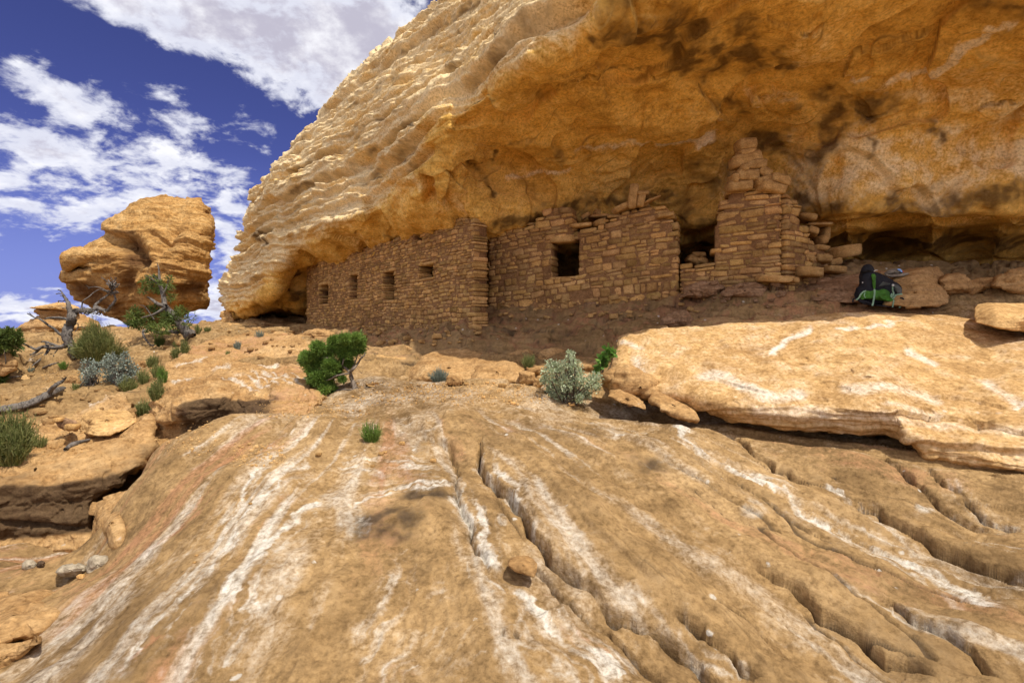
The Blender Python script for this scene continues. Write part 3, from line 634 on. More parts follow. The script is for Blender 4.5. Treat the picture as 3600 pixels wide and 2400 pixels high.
    def flake(pts, H=.05, L=.4, side=1, G=.05, g=.03):
        k_, d_, fr, s2 = prox(pts, L*3); s_ = d_*s2*side
        tp = sst(fr, 0, .1)*sst(1-fr, 0, .1)
        var = np.clip(.85+.9*fbm(v[k_]*2.2+H*90, 3), .3, 1.5)
        h[k_] += tp*var*(H*1.3*np.where(s_ > 0, np.exp(-s_/L), 0)-.6*G*np.exp(-(d_/(g*.55))**2))
        msk[k_, 1] = np.maximum(msk[k_, 1], tp*.75*np.clip(var-.2, 0, 1)*np.exp(-(d_/(g*.5))**2))
    def stain_shade(pts, wd, ch, a=1.0):
        L3 = line3(pts); lo, hi = L3.min(0)-wd*5-.3, L3.max(0)+wd*5+.3
        j_ = np.nonzero(((vi > lo) & (vi < hi)).all(1))[0]; k_ = ins[j_]; q_ = v[k_]
        wq = q_+wd*.9*np.stack([fbm(q_*1.1/wd**.5+c_*17+ch, 5, .6) for c_ in range(3)], 1)
        d_, fr, _ = seg_dist(wq, L3)
        val = a*1.2*np.exp(-(d_/wd)**2)*(.85+.7*fbm(q_*3, 4)); msk[k_, ch] = np.maximum(msk[k_, ch], val)
    def dent(px, py, r, H):
        p0 = P(px, py, float(f(np.array([px]), np.array([py]))[0])); d_ = np.linalg.norm(vi-p0, axis=1); h[ins] += H*np.exp(-(d_/r)**2)
    # exfoliation flakes and cracks of the ceiling
    for a_ in (([(2095,250),(2140,330),(2180,400),(2200,440),(2245,470)],), ([(1900,370),(1960,390),(1985,425),(2020,440),(2080,468)],), ([(2250,470),(2255,370),(2280,345),(2310,330),(2400,350)],),
               ([(2400,350),(2470,370),(2510,410),(2520,445),(2510,500)],), ([(1590,490),(1700,495),(1820,475),(1900,460)],), ([(1590,410),(1650,370),(1720,330),(1780,320)],),
               ([(1860,560),(1920,545),(1990,545)],), ([(2960,260),(3000,170),(3100,160),(3200,130),(3320,115)],.10), ([(2060,290),(2030,330),(2030,345)],), ([(1880,230),(1960,230),(2040,215)],),
               ([(2690,40),(2740,60),(2780,50)],.04), ([(2810,60),(2850,80),(2900,45)],.04), ([(2440,280),(2560,420),(2620,440)],.06), ([(2650,300),(2700,400),(2760,440)],.05),
               ([(3420,370),(3480,345),(3600,330)],.05), ([(2940,320),(3050,420),(3150,370)],.05), ([(1560,580),(1600,640),(1640,680)],.05), ([(1610,560),(1690,640),(1735,700)],.08),
               ([(1930,290),(2060,250),(2240,260),(2400,250)],.04), ([(2580,490),(2680,520),(2900,530)],.05)):
        flake(a_[0], H=a_[1] if len(a_) > 1 else .045)
    # dark water stains, and shade painted into the rooms, gap and recesses
    for pts, wd, a_ in (([(2150,60),(2250,110),(2360,180),(2500,240)], .28, .8), ([(2350,40),(2420,110),(2500,170),(2640,200)], .22, .75), ([(2560,50),(2620,110),(2650,200)], .22, .8), ([(2730,140),(2750,200),(2790,220)], .16, .9),
                        ([(2520,330),(2560,360),(2610,400)], .18, .6), ([(2900,320),(2920,420),(2910,480)], .26, .8), ([(3010,330),(3060,370),(3120,380)], .26, .75), ([(3250,430),(3300,490)], .10, .7), ([(2480,560),(2580,600),(2650,640)], .35, .55),
                        ([(2660,500),(2760,520),(2900,550)], .22, .7), ([(2500,640),(2700,660),(2800,640)], .25, .5), ([(2800,720),(3000,740),(3300,720),(3600,690)], .25, .7), ([(1900,760),(2000,720),(2200,690),(2350,690)], .2, .8), ([(1740,790),(1830,770),(1890,770)], .15, .8),
                        ([(1650,560),(1690,600),(1730,690)], .10, .8), ([(1740,520),(1730,560)], .08, .6), ([(1860,320),(1900,350)], .15, .5), ([(1960,500),(1975,560)], .08, .5), ([(2900,500),(2960,550)], .15, .4), ([(3300,0),(3450,30),(3600,60)], .3, .5), ([(2200,0),(2330,60)], .25, .55),
                        ([(2780,500),(2860,620),(2900,700)], .2, .35), ([(3040,500),(3060,560)], .06, .6), ([(900,830),(950,850)], .25, .8), ([(1390,270),(1420,300)], .15, .4),
                        ([(2390,700),(2440,780),(2470,880)], .3, .6), ([(2800,890),(3100,905),(3600,890)], .3, .9), ([(1880,900),(2000,920),(2150,930)], .8, 1.3), ([(1300,1000),(1400,960),(1520,930)], .8, 1.3), ([(1100,1040),(1200,1000)], .6, 1.3), ([(2400,880),(2520,890)], .5, 1.2)):  # wide strokes paint the shade behind doorway, windows and gap
        stain_shade(pts, wd, 1, a_)
    # white salt
    for pts, wd, a_ in (([(2040,528),(2130,512),(2230,488),(2330,505),(2420,495),(2510,475)], .10, 1.0), ([(2350,500),(2400,490)], .08, 1.2), ([(1780,630),(1900,610),(2000,600)], .06, .7), ([(3140,275),(3220,262),(3290,235),(3350,190),(3400,150),(3470,115)], .075, 1.3),
                        ([(2980,240),(3010,270),(3060,250)], .04, .8), ([(2640,310),(2700,330),(2760,350)], .14, .6), ([(2660,360),(2690,370)], .05, 1.2), ([(2500,400),(2535,420)], .04, 1.0), ([(3380,560),(3420,640)], .2, .25),
                        ([(3470,90),(3560,80)], .05, .9)):
        stain_shade(pts, wd, 0, a_)
    # the paler pinkish back wall
    for pts, wd, a_ in (([(2780,620),(3000,620),(3300,600),(3600,560)], .65, .75), ([(3100,300),(3400,330),(3600,330)], .3, .45), ([(2950,520),(3300,480)], .4, .5), ([(1560,700),(1640,720)], .25, .6)):
        stain_shade(pts, wd, 2, a_)
    msk[:, 2] = np.maximum(msk[:, 2], rough*(.86+.42*fbm(v*1.2, 4)))  # outer face painted paler, adding sunlit contrast through colour
    msk[:, 1] = np.maximum(msk[:, 1], np.maximum(rough*np.clip(.5*ridged(v*[.8, .8, 7]+3, 4)-.42, 0, .7), seam))
    # square notch in the lip
    k_ = np.nonzero((pq[:, 0] > 1492) & (pq[:, 0] < 1540) & (pq[:, 1] > 612) & (pq[:, 1] < 708))[0]
    h[k_] -= .3*sst(pq[k_, 0], 1492, 1500)*(1-sst(pq[k_, 0], 1525, 1560))*sst(pq[k_, 1], 608, 618)
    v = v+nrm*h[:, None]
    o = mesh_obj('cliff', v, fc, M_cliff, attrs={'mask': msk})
    tag(o, 'overhanging golden sandstone cliff with a deep alcove', 'cliff', kind='structure')
    return f
CLF = build_cliff()

# ------------------------------------------------------------------ rocks
def rock(name, label, cat, outline, dpts, thick, R=.3, nt=180, nr=34, nbk=10, rough=.03, bed=.03, bedt=.15, fine=.01, fs=3.0, mat=None, group=None, center=None, feats=None, mask=None, seed=0, parent=None, dip=(0, 0), soft=1):
    """a boulder from its outline (columns, rows) and the distance of points on its face; closed behind at its own thickness"""
    ol = np.array(outline, float); ol = np.r_[ol, ol[:1]]
    L = np.r_[0, np.cumsum(np.linalg.norm(np.diff(ol, axis=0), axis=1))]; tt = np.linspace(0, L[-1], nt+1)[:-1]
    b = np.stack([np.interp(tt, L, ol[:, 0]), np.interp(tt, L, ol[:, 1])], 1)
    for _ in range(soft): b = .5*b+.25*np.roll(b, 1, 0)+.25*np.roll(b, -1, 0)
    c = np.array(center, float) if center is not None else b.mean(0)
    dpts = np.array(dpts, float)
    if len(dpts) >= 4: f = RBF(dpts[:, :2], dpts[:, 2], 1e-5)
    else: f = lambda x, y: np.full(np.shape(x), dpts[:, 2].mean())
    an = np.linspace(0, np.pi/2, nr+1)[1:]; s = np.sin(an)             # centre -> rim
    fr = c+(b-c)[None]*s[:, None, None]
    d = f(fr[..., 0], fr[..., 1]); w_ = (1-s)[:, None]*np.linalg.norm(b-c, axis=1)[None]*d/F
    d = d+R*(1-np.sqrt(np.clip(1-(1-np.minimum(w_/R, 1))**2, 0, 1)))
    sb = np.cos(np.linspace(0, np.pi/2, nbk+1)[1:-1])
    bk = c+(b-c)[None]*sb[:, None, None]; dbk = d[-1][None]+thick*np.sqrt(1-sb**2)[:, None]
    px = np.r_[fr.reshape(-1, 2), bk.reshape(-1, 2)]; dd = np.r_[d.ravel(), dbk.ravel()]
    v = P(px[:, 0], px[:, 1], dd)
    cf = P(*c, float(f(c[:1], c[1:])[0])); cb = P(*c, float(dbk[-1].mean()+.02))
    v = np.r_[v, [cf, cb]]; n0 = nr+nbk-1
    fc = grid_faces(n0, nt, 0, True)
    i = np.arange(nt); j = (i+1) % nt; top = np.stack([np.full(nt, n0*nt), j, i], 1)[:, ::-1]; bot = np.stack([np.full(nt, n0*nt+1), (n0-1)*nt+i, (n0-1)*nt+j], 1)[:, ::-1]
    nrm = vnormals(v, np.r_[fc, np.c_[top, top[:, 2:]], np.c_[bot, bot[:, 2:]]])
    if (nrm*(v-v.mean(0))).sum(1).mean() < 0: nrm = -nrm; fc = fc[:, ::-1]; top = top[:, ::-1]; bot = bot[:, ::-1]
    q = v+seed*7.31; zz = v[:, 2]+dip[0]*v[:, 0]+dip[1]*v[:, 1]+.5*bedt*fbm(q*.8/max(bedt*4, .3), 3)
    h = rough*1.5*fbm(q*.9/max(rough*14, .2), 4, .45)+bed*layers(zz/bedt+seed, .65)+.45*bed*layers(zz/bedt*2.7+3, .6)+fine*fbm(q*fs, 4)+rough*.9*layers(fbm(q*.55/max(rough*10, .15), 3)*2.6+seed, .90)
    pq = np.r_[px, [c, c]]
    msk = np.zeros((len(v), 3))
    if feats: h = h+feats(pq, v)
    if mask: msk = mask(pq, v)
    h[-1] = h[(n0-1)*nt:n0*nt].mean()
    v = v+nrm*h[:, None]
    org = v.mean(0); org[2] = v[:, 2].min()
    o = mesh_obj(name, v, [fc, top, bot], mat or M_rock, origin=org, attrs={'mask': msk}, parent=parent)
    if label: tag(o, label, cat, group)
    return o
def lump(pq, x, y, rx, ry, rot=0):
    a = R_(rot); dx, dy = pq[:, 0]-x, pq[:, 1]-y
    return np.exp(-((dx*math.cos(a)+dy*math.sin(a))/rx)**2-((-dx*math.sin(a)+dy*math.cos(a))/ry)**2)
def zoomed(pts, x0, y0, k): return [(x0+a/k, y0+b/k) for a, b in pts]
# --- the large sunlit slab on the right, undercut along its lower edge
def f_slab(pq, v):
    h = .05*fbm(v*[.9, .9, .9]+2, 3)
    x, y = pq[:, 0], pq[:, 1]
    lip = np.interp(x, [2150,2300,2400,2466,2553,2700,2834,3012,3114,3190,3300,3700], [1330,1390,1407,1427,1460,1492,1505,1512,1510,1530,1580,1640])
    e = sst(lip-y, 105, 15)                                   # bedded nose just above the undercut
    h = h+e*(.035*layers(v[:, 2]/.055+.6*fbm(v*1.2, 3), .6)+.018*ridged(v*[1.2, 1.2, 6], 3)-.01)
    for (a, b, rx, ry, rot, H) in ((2225,1290,40,60,0,-.10),(2330,1335,60,25,10,-.06),(3040,1150,60,6,5,-.05),(3440,1155,50,5,8,-.05),(2890,1290,20,8,-30,-.03),(2660,1390,90,40,15,.06)):
        h = h+H*lump(pq, a, b, rx, ry, rot)
    # thin ledges across the face
    for (a, b, c_, d_, H) in ((3260,1385,3560,1430,.04),(2930,1440,3500,1485,.06),(2480,1330,2700,1400,.03),(3400,1470,3640,1540,.05)):
        t = np.clip((x-a)/(c_-a), 0, 1); yy = b+(d_-b)*t+10*fbm(np.c_[x*.01, x*0, x*0+a], 3); s_ = yy-y
        inx = sst(x, a-40, a+60)*(1-sst(x, c_-60, c_+40))
        h = h-inx*H*np.exp(-np.maximum(-s_, 0)/25.0)*(s_ < 0)
    return h
def m_slab(pq, v):
    m = np.zeros((len(v), 3)); n = fbm(v*2.5, 4)
    def line(pts, wd, ch, a):
        d, fr, _ = seg_dist(pq+np.stack([30*fbm(v*1.8+3, 4), 18*fbm(v*1.8+9, 4)], 1), np.array(pts, float)); m[:, ch] = np.maximum(m[:, ch], a*.9*np.exp(-(d/wd)**2))
    line([(2480,1325),(2600,1370),(2720,1400),(2800,1395)], 28, 0, .8); line([(2700,1240),(2760,1190),(2830,1165)], 14, 0, 1.1)
    line([(2930,1160),(3050,1150),(3160,1130)], 9, 0, .9); line([(3200,1240),(3260,1280)], 24, 0, .9); line([(2960,1370),(3200,1370),(3300,1400)], 26, 0, .65)
    line([(2650,1440),(2900,1460),(3200,1480),(3600,1520)], 30, 0, .55); line([(2200,1200),(2260,1210)], 16, 0, .8); line([(2220,1260),(2260,1300)], 20, 0, .7); line([(3480,1350),(3560,1420)], 24, 0, .8); line([(3600,1420),(3560,1440)], 10, 0, 1)
    line([(3100,1430),(3300,1460)], 20, 0, .6)
    m[:, 0] = np.maximum(m[:, 0], .22+.25*n*(n > 0))
    line([(2600,1440),(2800,1490),(3000,1505)], 20, 1, .35); line([(2850,1360),(2990,1380)], 30, 1, .25)
    return m
rock('slickrock_slab', 'huge rounded sunlit sandstone slab with an undercut lower edge', 'rock slab',
     [(2150,1300),(2152,1240),(2168,1190),(2200,1166),(2350,1152),(2500,1147),(2700,1132),(2900,1116),(3050,1106),(3150,1103),(3260,1110),(3400,1126),(3600,1155),(4000,1210),(4150,1400),(4100,1750),(3700,1690),(3400,1645),(3270,1625),(3235,1590),(3215,1555),(3185,1533),(3114,1513),(3012,1516),(2910,1511),(2834,1507),(2757,1498),(2645,1478),(2553,1462),(2466,1424),(2390,1400),(2300,1392),(2240,1375),(2190,1345)],
     [(2168,1200,7.15),(2200,1300,6.6),(2290,1385,6.2),(2350,1155,7.3),(2400,1300,6.35),(2466,1420,5.75),(2700,1135,7.2),(2700,1300,6.05),(2700,1420,5.45),(2757,1495,5.3),(3100,1106,6.95),(3100,1250,5.95),(3050,1400,5.2),(3050,1510,5.0),(3260,1112,6.9),(3600,1160,6.4),(3600,1300,5.4),(3550,1450,4.85),(3300,1540,4.85),(3600,1600,4.5),(3280,1620,4.72),(4000,1250,5.6),(4000,1600,4.3)],
     1.5, R=.30, nt=620, nr=150, nbk=14, rough=.02, bed=.006, bedt=.2, fine=.010, fs=4, feats=f_slab, mask=m_slab, center=(3050,1330), seed=1, mat=M_slab)
# --- boulders in the middle ground
rock('boulder', 'long smooth sunlit boulder in the middle, behind the grey little bush', 'boulder', [(1427,1341),(1432,1310),(1445,1290),(1481,1257),(1527,1236),(1588,1229),(1644,1236),(1690,1249),(1715,1270),(1725,1320),(1700,1350),(1600,1352),(1500,1350)],
     [(1430,1330,7.5),(1560,1235,8.2),(1600,1340,7.2),(1700,1270,7.7),(1500,1290,7.5)], .9, R=.28, rough=.03, bed=.008, fine=.008, seed=2)
rock('boulder', 'lower smooth boulder butting against the right end of the long one', 'boulder', [(1650,1340),(1655,1300),(1680,1270),(1712,1265),(1761,1266),(1812,1279),(1845,1296),(1850,1330),(1835,1350),(1761,1352),(1680,1352)],
     [(1660,1320,7.2),(1760,1268,7.6),(1760,1345,6.95),(1845,1300,7.2)], .8, R=.2, rough=.025, bed=.01, bedt=.1, fine=.008, seed=3)
rock('boulder', 'small rounded ledge rock behind the yellow-green tuft', 'boulder', [(1755,1300),(1764,1262),(1785,1240),(1820,1229),(1858,1228),(1876,1243),(1890,1300)], [(1820,1265,8.1)], .6, R=.25, rough=.03, seed=4)
rock('boulder', 'low rounded rock lit by the sun behind the big silver-leaved bush', 'boulder', [(1865,1320),(1872,1262),(1900,1238),(1940,1230),(1981,1238),(2020,1262),(2050,1280),(2060,1330)], [(1950,1270,8.0)], .7, R=.28, rough=.03, seed=5)
rock('boulder', 'flat lit ledge rock between the silver-leaved bush and the leafy sprig', 'boulder', [(2015,1340),(2020,1278),(2060,1262),(2110,1268),(2135,1290),(2140,1345)], [(2070,1300,7.5)], .6, R=.22, rough=.03, seed=6)
rock('rock_block', 'squared orange block with a vertical face left of the silver-leaved bush', 'block', [(1823,1348),(1822,1308),(1840,1303),(1880,1310),(1885,1345),(1855,1352)], [(1850,1330,6.85)], .35, R=.07, nt=80, nr=16, rough=.012, bed=.0, fine=.006, seed=7)
rock('rock_block', 'reddish slab of rock lying above the squared orange block', 'block', [(1846,1310),(1850,1292),(1885,1283),(1925,1285),(1935,1310),(1900,1322)], [(1890,1300,7.1)], .4, R=.08, nt=80, nr=16, rough=.012, bed=.0, seed=8)
rock('rock_block', 'small brown corner stone at the foot of the squared orange block', 'block', [(1872,1362),(1876,1330),(1905,1322),(1912,1350),(1895,1368)], [(1890,1345,6.7)], .25, R=.05, nt=60, nr=12, rough=.01, bed=.0, seed=9)
rock('flat_stone', 'flat orange stone in front of the grey little bush', 'stone', [(1568,1349),(1569,1324),(1576,1319),(1615,1322),(1630,1332),(1632,1343),(1615,1351)], [(1600,1335,6.7)], .25, R=.05, nt=80, nr=16, rough=.012, bed=.0, seed=10)
rock('boulder', 'pale lumpy boulder under the left nose of the huge slab', 'boulder', [(2118,1352),(2122,1318),(2150,1304),(2175,1310),(2185,1340),(2168,1360),(2140,1364)], [(2150,1335,6.25)], .35, R=.12, nt=90, nr=18, rough=.03, seed=11)
rock('boulder', 'pale smooth elongated boulder just right of the big silver-leaved bush', 'boulder', [(2136,1392),(2142,1368),(2170,1356),(2210,1372),(2250,1398),(2272,1425),(2265,1440),(2220,1430),(2170,1412)], [(2140,1385,5.95),(2200,1370,6.1),(2260,1430,5.6),(2180,1405,5.75)], .5, R=.14, nt=110, nr=20, rough=.02, bed=.0, seed=12)
rock('boulder', 'tapering boulder wedged under the slab, right of the pale smooth one', 'boulder', [(2284,1405),(2300,1380),(2360,1400),(2430,1440),(2450,1478),(2400,1470),(2330,1440)], [(2290,1400,5.85),(2360,1405,5.9),(2440,1470,5.4),(2350,1445,5.5)], .6, R=.12, nt=110, nr=20, rough=.02, seed=13)
rock('boulder', 'ragged broken rock filling the gap beneath the slab nose', 'boulder', [(2165,1365),(2172,1320),(2215,1310),(2290,1345),(2330,1395),(2290,1400),(2230,1385)], [(2240,1350,6.2)], .6, R=.15, nt=110, nr=20, rough=.07, bed=.02, bedt=.08, seed=14)
rock('rock_block', 'yellow square-edged block perched on the slab by the right edge', 'block', [(3430,1132),(3428,1085),(3436,1070),(3480,1063),(3600,1066),(3760,1085),(3790,1140),(3700,1182),(3600,1166),(3500,1150)],
     [(3435,1075,6.6),(3435,1130,6.25),(3600,1068,6.9),(3600,1095,6.15),(3600,1160,6.05),(3500,1092,6.2),(3750,1150,5.9),(3750,1090,6.3)], .8, R=.02, nt=180, nr=46, rough=.005, bed=.008, bedt=.06, fine=.005, seed=15, mat=M_slab, soft=0)
# --- rocks of the shaded bench on the right
rock('boulder', 'blocky shaded boulder standing right of the backpack', 'boulder', [(3105,1075),(3110,1000),(3130,968),(3200,955),(3290,945),(3310,965),(3330,1020),(3340,1060),(3300,1085),(3200,1090)], [(3130,980,7.9),(3290,950,8.1),(3200,1060,7.35),(3310,1040,7.5),(3240,980,7.6)], .8, R=.14, rough=.04, bed=.02, bedt=.12, seed=16)
rock('boulder', 'knobbly shaded boulder two along from the backpack', 'boulder', [(3295,1040),(3300,985),(3330,968),(3370,967),(3400,985),(3415,1010),(3390,1035),(3340,1050)], [(3350,1000,7.7)], .6, R=.18, rough=.05, bed=.02, bedt=.08, seed=17)
rock('boulder', 'low shaded boulder beside the rising slabs at the right edge', 'boulder', [(3395,1040),(3400,990),(3440,972),(3500,975),(3530,995),(3520,1020),(3470,1035)], [(3460,1000,7.8)], .6, R=.18, rough=.04, bed=.02, bedt=.08, seed=18)
rock('boulder', 'large smooth grey-brown slab end at the right edge of the bench', 'boulder', [(3475,1010),(3490,970),(3540,948),(3620,935),(3760,930),(3800,1020),(3700,1060),(3560,1040)], [(3600,980,7.5)], .9, R=.25, rough=.03, bed=.015, seed=19)
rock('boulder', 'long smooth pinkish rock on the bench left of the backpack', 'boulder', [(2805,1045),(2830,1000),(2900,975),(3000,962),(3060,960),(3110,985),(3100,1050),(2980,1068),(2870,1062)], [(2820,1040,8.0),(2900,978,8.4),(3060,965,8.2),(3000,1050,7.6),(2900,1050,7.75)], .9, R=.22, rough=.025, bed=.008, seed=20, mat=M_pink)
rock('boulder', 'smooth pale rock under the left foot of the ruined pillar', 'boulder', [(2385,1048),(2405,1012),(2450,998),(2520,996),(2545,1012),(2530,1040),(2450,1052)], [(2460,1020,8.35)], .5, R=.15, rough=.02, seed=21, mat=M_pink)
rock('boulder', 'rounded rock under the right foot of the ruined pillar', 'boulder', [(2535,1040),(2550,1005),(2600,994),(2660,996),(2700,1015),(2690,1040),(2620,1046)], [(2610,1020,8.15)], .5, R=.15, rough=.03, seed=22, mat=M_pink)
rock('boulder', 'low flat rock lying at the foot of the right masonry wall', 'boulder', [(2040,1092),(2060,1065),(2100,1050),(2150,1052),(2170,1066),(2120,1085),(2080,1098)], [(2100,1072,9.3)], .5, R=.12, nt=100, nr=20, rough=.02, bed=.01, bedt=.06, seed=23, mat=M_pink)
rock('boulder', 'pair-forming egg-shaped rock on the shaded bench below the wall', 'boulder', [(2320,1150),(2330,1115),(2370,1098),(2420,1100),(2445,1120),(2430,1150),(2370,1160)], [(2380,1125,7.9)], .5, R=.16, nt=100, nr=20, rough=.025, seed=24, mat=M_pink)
# --- left: ledges, blocks and the balanced rock
def f_mid(pq, v):
    lip = np.interp(pq[:, 0], [540,640,760,900,1000,1130], [1420,1405,1392,1400,1395,1370])
    u = sst(pq[:, 1]-lip, 0, 26)
    h = -u*.03*sst(pq[:, 0], 620, 690)+.03*layers(v[:, 2]/.09+fbm(v*1.5, 3)*1.2, .7)+.05*ridged(v*[1.2, 1.2, 3], 3)
    for (a, b, rx, ry, rot, H) in ((660,1375,70,8,15,-.06),(850,1300,120,8,6,-.07),(1000,1290,80,6,-6,-.05),(700,1300,60,7,-10,-.05),(900,1240,120,6,4,-.06),(980,1350,100,5,-12,-.03),(860,1340,100,4,10,-.03)):
        h = h+H*lump(pq, a, b, rx, ry, rot)
    return h
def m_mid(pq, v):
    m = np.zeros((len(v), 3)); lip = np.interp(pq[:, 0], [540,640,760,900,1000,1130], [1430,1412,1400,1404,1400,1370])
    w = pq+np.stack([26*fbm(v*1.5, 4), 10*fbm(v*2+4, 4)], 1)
    m[:, 1] = sst(w[:, 1]-lip, -4, 14)*sst(pq[:, 0], 600, 680)*(1-sst(pq[:, 0], 900, 1030))*1.1  # desert varnish plus painted shade on the front below the lip
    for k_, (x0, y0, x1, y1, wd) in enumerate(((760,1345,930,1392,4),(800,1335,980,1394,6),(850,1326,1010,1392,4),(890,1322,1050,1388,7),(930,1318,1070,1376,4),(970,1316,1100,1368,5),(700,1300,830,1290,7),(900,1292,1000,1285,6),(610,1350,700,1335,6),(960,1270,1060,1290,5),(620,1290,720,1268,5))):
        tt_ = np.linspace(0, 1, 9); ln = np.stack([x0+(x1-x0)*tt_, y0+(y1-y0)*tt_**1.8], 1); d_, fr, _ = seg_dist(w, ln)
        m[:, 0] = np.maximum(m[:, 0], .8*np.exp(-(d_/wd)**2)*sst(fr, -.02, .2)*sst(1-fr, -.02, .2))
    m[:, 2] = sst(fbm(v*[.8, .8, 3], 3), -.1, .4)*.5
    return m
rock('rock_ledge', 'broad swirled ledge with a dark overhung front, left of the green juniper shrub', 'rock ledge',
     [(528,1640),(536,1500),(545,1412),(560,1350),(577,1305),(663,1236),(780,1196),(900,1180),(1020,1185),(1122,1223),(1160,1300),(1160,1400),(1100,1450),(1020,1490),(880,1510),(765,1540),(690,1590),(610,1660),(540,1670)],
     [(540,1440,6.35),(545,1580,6.1),(577,1310,7.9),(663,1240,9.6),(816,1190,11.5),(1020,1188,11.2),(1122,1225,9.6),(1150,1380,6.75),(1000,1290,8.0),(820,1300,7.9),(700,1340,7.2),(760,1400,6.2),(640,1408,6.15),(950,1402,6.25),(800,1470,6.25),(640,1500,6.2)],
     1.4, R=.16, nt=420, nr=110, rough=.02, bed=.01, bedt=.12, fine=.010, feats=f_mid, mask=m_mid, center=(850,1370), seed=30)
def f_left(pq, v):
    lip = np.interp(pq[:, 0], [-200,0,150,300,420,530], [1640,1652,1640,1630,1600,1560])
    h = .03*layers(v[:, 2]/.11+fbm(v*1.3, 3), .7)+.045*ridged(v*[1, 1, 3.5]+3, 3)
    dn = pq[:, 1]-lip
    h = h-.04*sst(dn, 70, 86)+.03*sst(dn, 225, 250)
    for (a, b, rx, ry, rot, H) in ((250,1560,120,8,-14,-.10),(140,1500,90,7,-6,-.06),(380,1548,120,7,-12,-.08),(470,1480,50,8,-40,-.08),(100,1840,200,10,4,-.10),(60,1560,60,20,0,.04)):
        h = h+H*lump(pq, a, b, rx, ry, rot)
    return h
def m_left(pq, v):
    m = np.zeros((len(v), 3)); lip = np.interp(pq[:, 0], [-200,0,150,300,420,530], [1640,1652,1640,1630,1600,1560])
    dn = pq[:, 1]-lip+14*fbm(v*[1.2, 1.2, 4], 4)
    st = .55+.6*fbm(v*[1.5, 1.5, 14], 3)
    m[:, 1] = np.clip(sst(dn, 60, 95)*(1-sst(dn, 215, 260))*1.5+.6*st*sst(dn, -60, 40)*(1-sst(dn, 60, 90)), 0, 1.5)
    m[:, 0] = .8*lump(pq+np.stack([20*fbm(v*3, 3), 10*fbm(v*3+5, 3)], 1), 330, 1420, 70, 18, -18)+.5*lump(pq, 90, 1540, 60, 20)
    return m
rock('rock_ledge', 'flat-topped ledge at the left edge with a dark streaked vertical front', 'rock ledge',
     [(-260,1500),(-100,1440),(60,1420),(200,1392),(330,1372),(430,1400),(490,1462),(535,1452),(540,1520),(525,1600),(490,1640),(420,1705),(345,1765),(322,1800),(325,1930),(310,2010),(150,2030),(-100,2050),(-280,2060)],
     [(-200,1490,7.4),(60,1425,8.0),(330,1376,8.4),(520,1456,6.4),(500,1500,6.1),(430,1560,5.75),(0,1560,5.9),(250,1560,5.9),(0,1650,5.25),(250,1635,5.3),(500,1620,5.6),(400,1700,5.3),(330,1800,5.1),(0,1900,4.95),(250,1880,5.0),(-200,1650,5.1),(-200,1950,4.75),(250,2000,4.9),(0,2020,4.85)],
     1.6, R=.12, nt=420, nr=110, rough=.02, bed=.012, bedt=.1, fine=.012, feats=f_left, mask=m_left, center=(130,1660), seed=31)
rock('rock_plate', 'tilted thick plate of rock lying on the flat-topped ledge at left', 'rock plate', [(270,1500),(300,1450),(345,1432),(430,1438),(482,1460),(478,1482),(440,1510),(390,1528),(330,1535),(290,1525)], [(280,1500,6.3),(430,1440,6.7),(475,1470,6.3),(380,1525,5.85),(330,1480,6.15)], .35, R=.07, nt=140, nr=26, rough=.015, bed=.012, bedt=.05, seed=32, mat=M_slab)
rock('boulder', 'rounded wedge boulder leaning on the low slab, below the dark streaked ledge', 'boulder', [(316,1850),(322,1800),(345,1765),(400,1735),(455,1725),(450,1800),(440,1880),(424,1935),(388,1962),(340,1945),(314,1900)], [(325,1850,4.6),(420,1740,4.75),(385,1940,4.1),(380,1830,4.3)], .6, R=.25, nt=150, nr=30, rough=.03, bed=.01, seed=33)
rock('boulder', 'pale lumpy boulder with bedded underside at the lower left edge', 'boulder', [(-80,2100),(0,2085),(66,2098),(138,2073),(190,2082),(226,2108),(230,2140),(204,2172),(143,2212),(77,2240),(0,2262),(-90,2280)], [(0,2095,3.75),(138,2080,3.7),(220,2140,3.4),(100,2210,3.15),(0,2250,3.0),(80,2140,3.35)], .6, R=.10, nt=200, nr=44, rough=.025, bed=.022, bedt=.05, fine=.012, seed=34)
rock('stone', 'grey rounded stone lying in the crease beside the wedge boulder', 'stone', [(304,2000),(310,1965),(330,1953),(375,1955),(388,1975),(384,1998),(360,2015),(325,2020)], [(345,1985,3.95)], .22, R=.08, nt=80, nr=16, rough=.015, bed=.004, seed=35, mat=M_grey)
rock('stone', 'pale flat stone beside the grey rounded stone at lower left', 'stone', [(195,2010),(220,1990),(270,1982),(300,1990),(306,2010),(270,2025),(220,2022)], [(250,2005,3.95)], .25, R=.06, nt=80, nr=16, rough=.012, bed=.004, seed=36, mat=M_grey)
rock('stone', 'dark knobbly little stone alone in the gully at lower left', 'stone', [(124,1992),(130,1972),(148,1965),(160,1975),(158,1995),(140,2002)], [(142,1984,4.15)], .1, R=.05, nt=50, nr=10, rough=.02, bed=.0, seed=37, mat=M_dark)
rock('stone', 'small grey stone just left of the dark knobbly one', 'stone', [(84,1992),(92,1978),(112,1974),(122,1982),(120,1995),(100,1999)], [(104,1987,4.15)], .1, R=.05, nt=50, nr=10, rough=.015, bed=.0, seed=38, mat=M_grey)
rock('rock_ledge', 'low ledge with a dark crack under it in the bottom left corner', 'rock ledge', [(-120,2300),(0,2262),(100,2240),(160,2228),(130,2280),(80,2330),(20,2380),(-120,2440)], [(0,2300,2.95),(100,2250,3.05),(40,2340,2.8)], .5, R=.1, nt=140, nr=30, rough=.02, bed=.02, bedt=.05, seed=39)
Z5 = lambda pts: zoomed(pts, 200, 650, 2.6133)
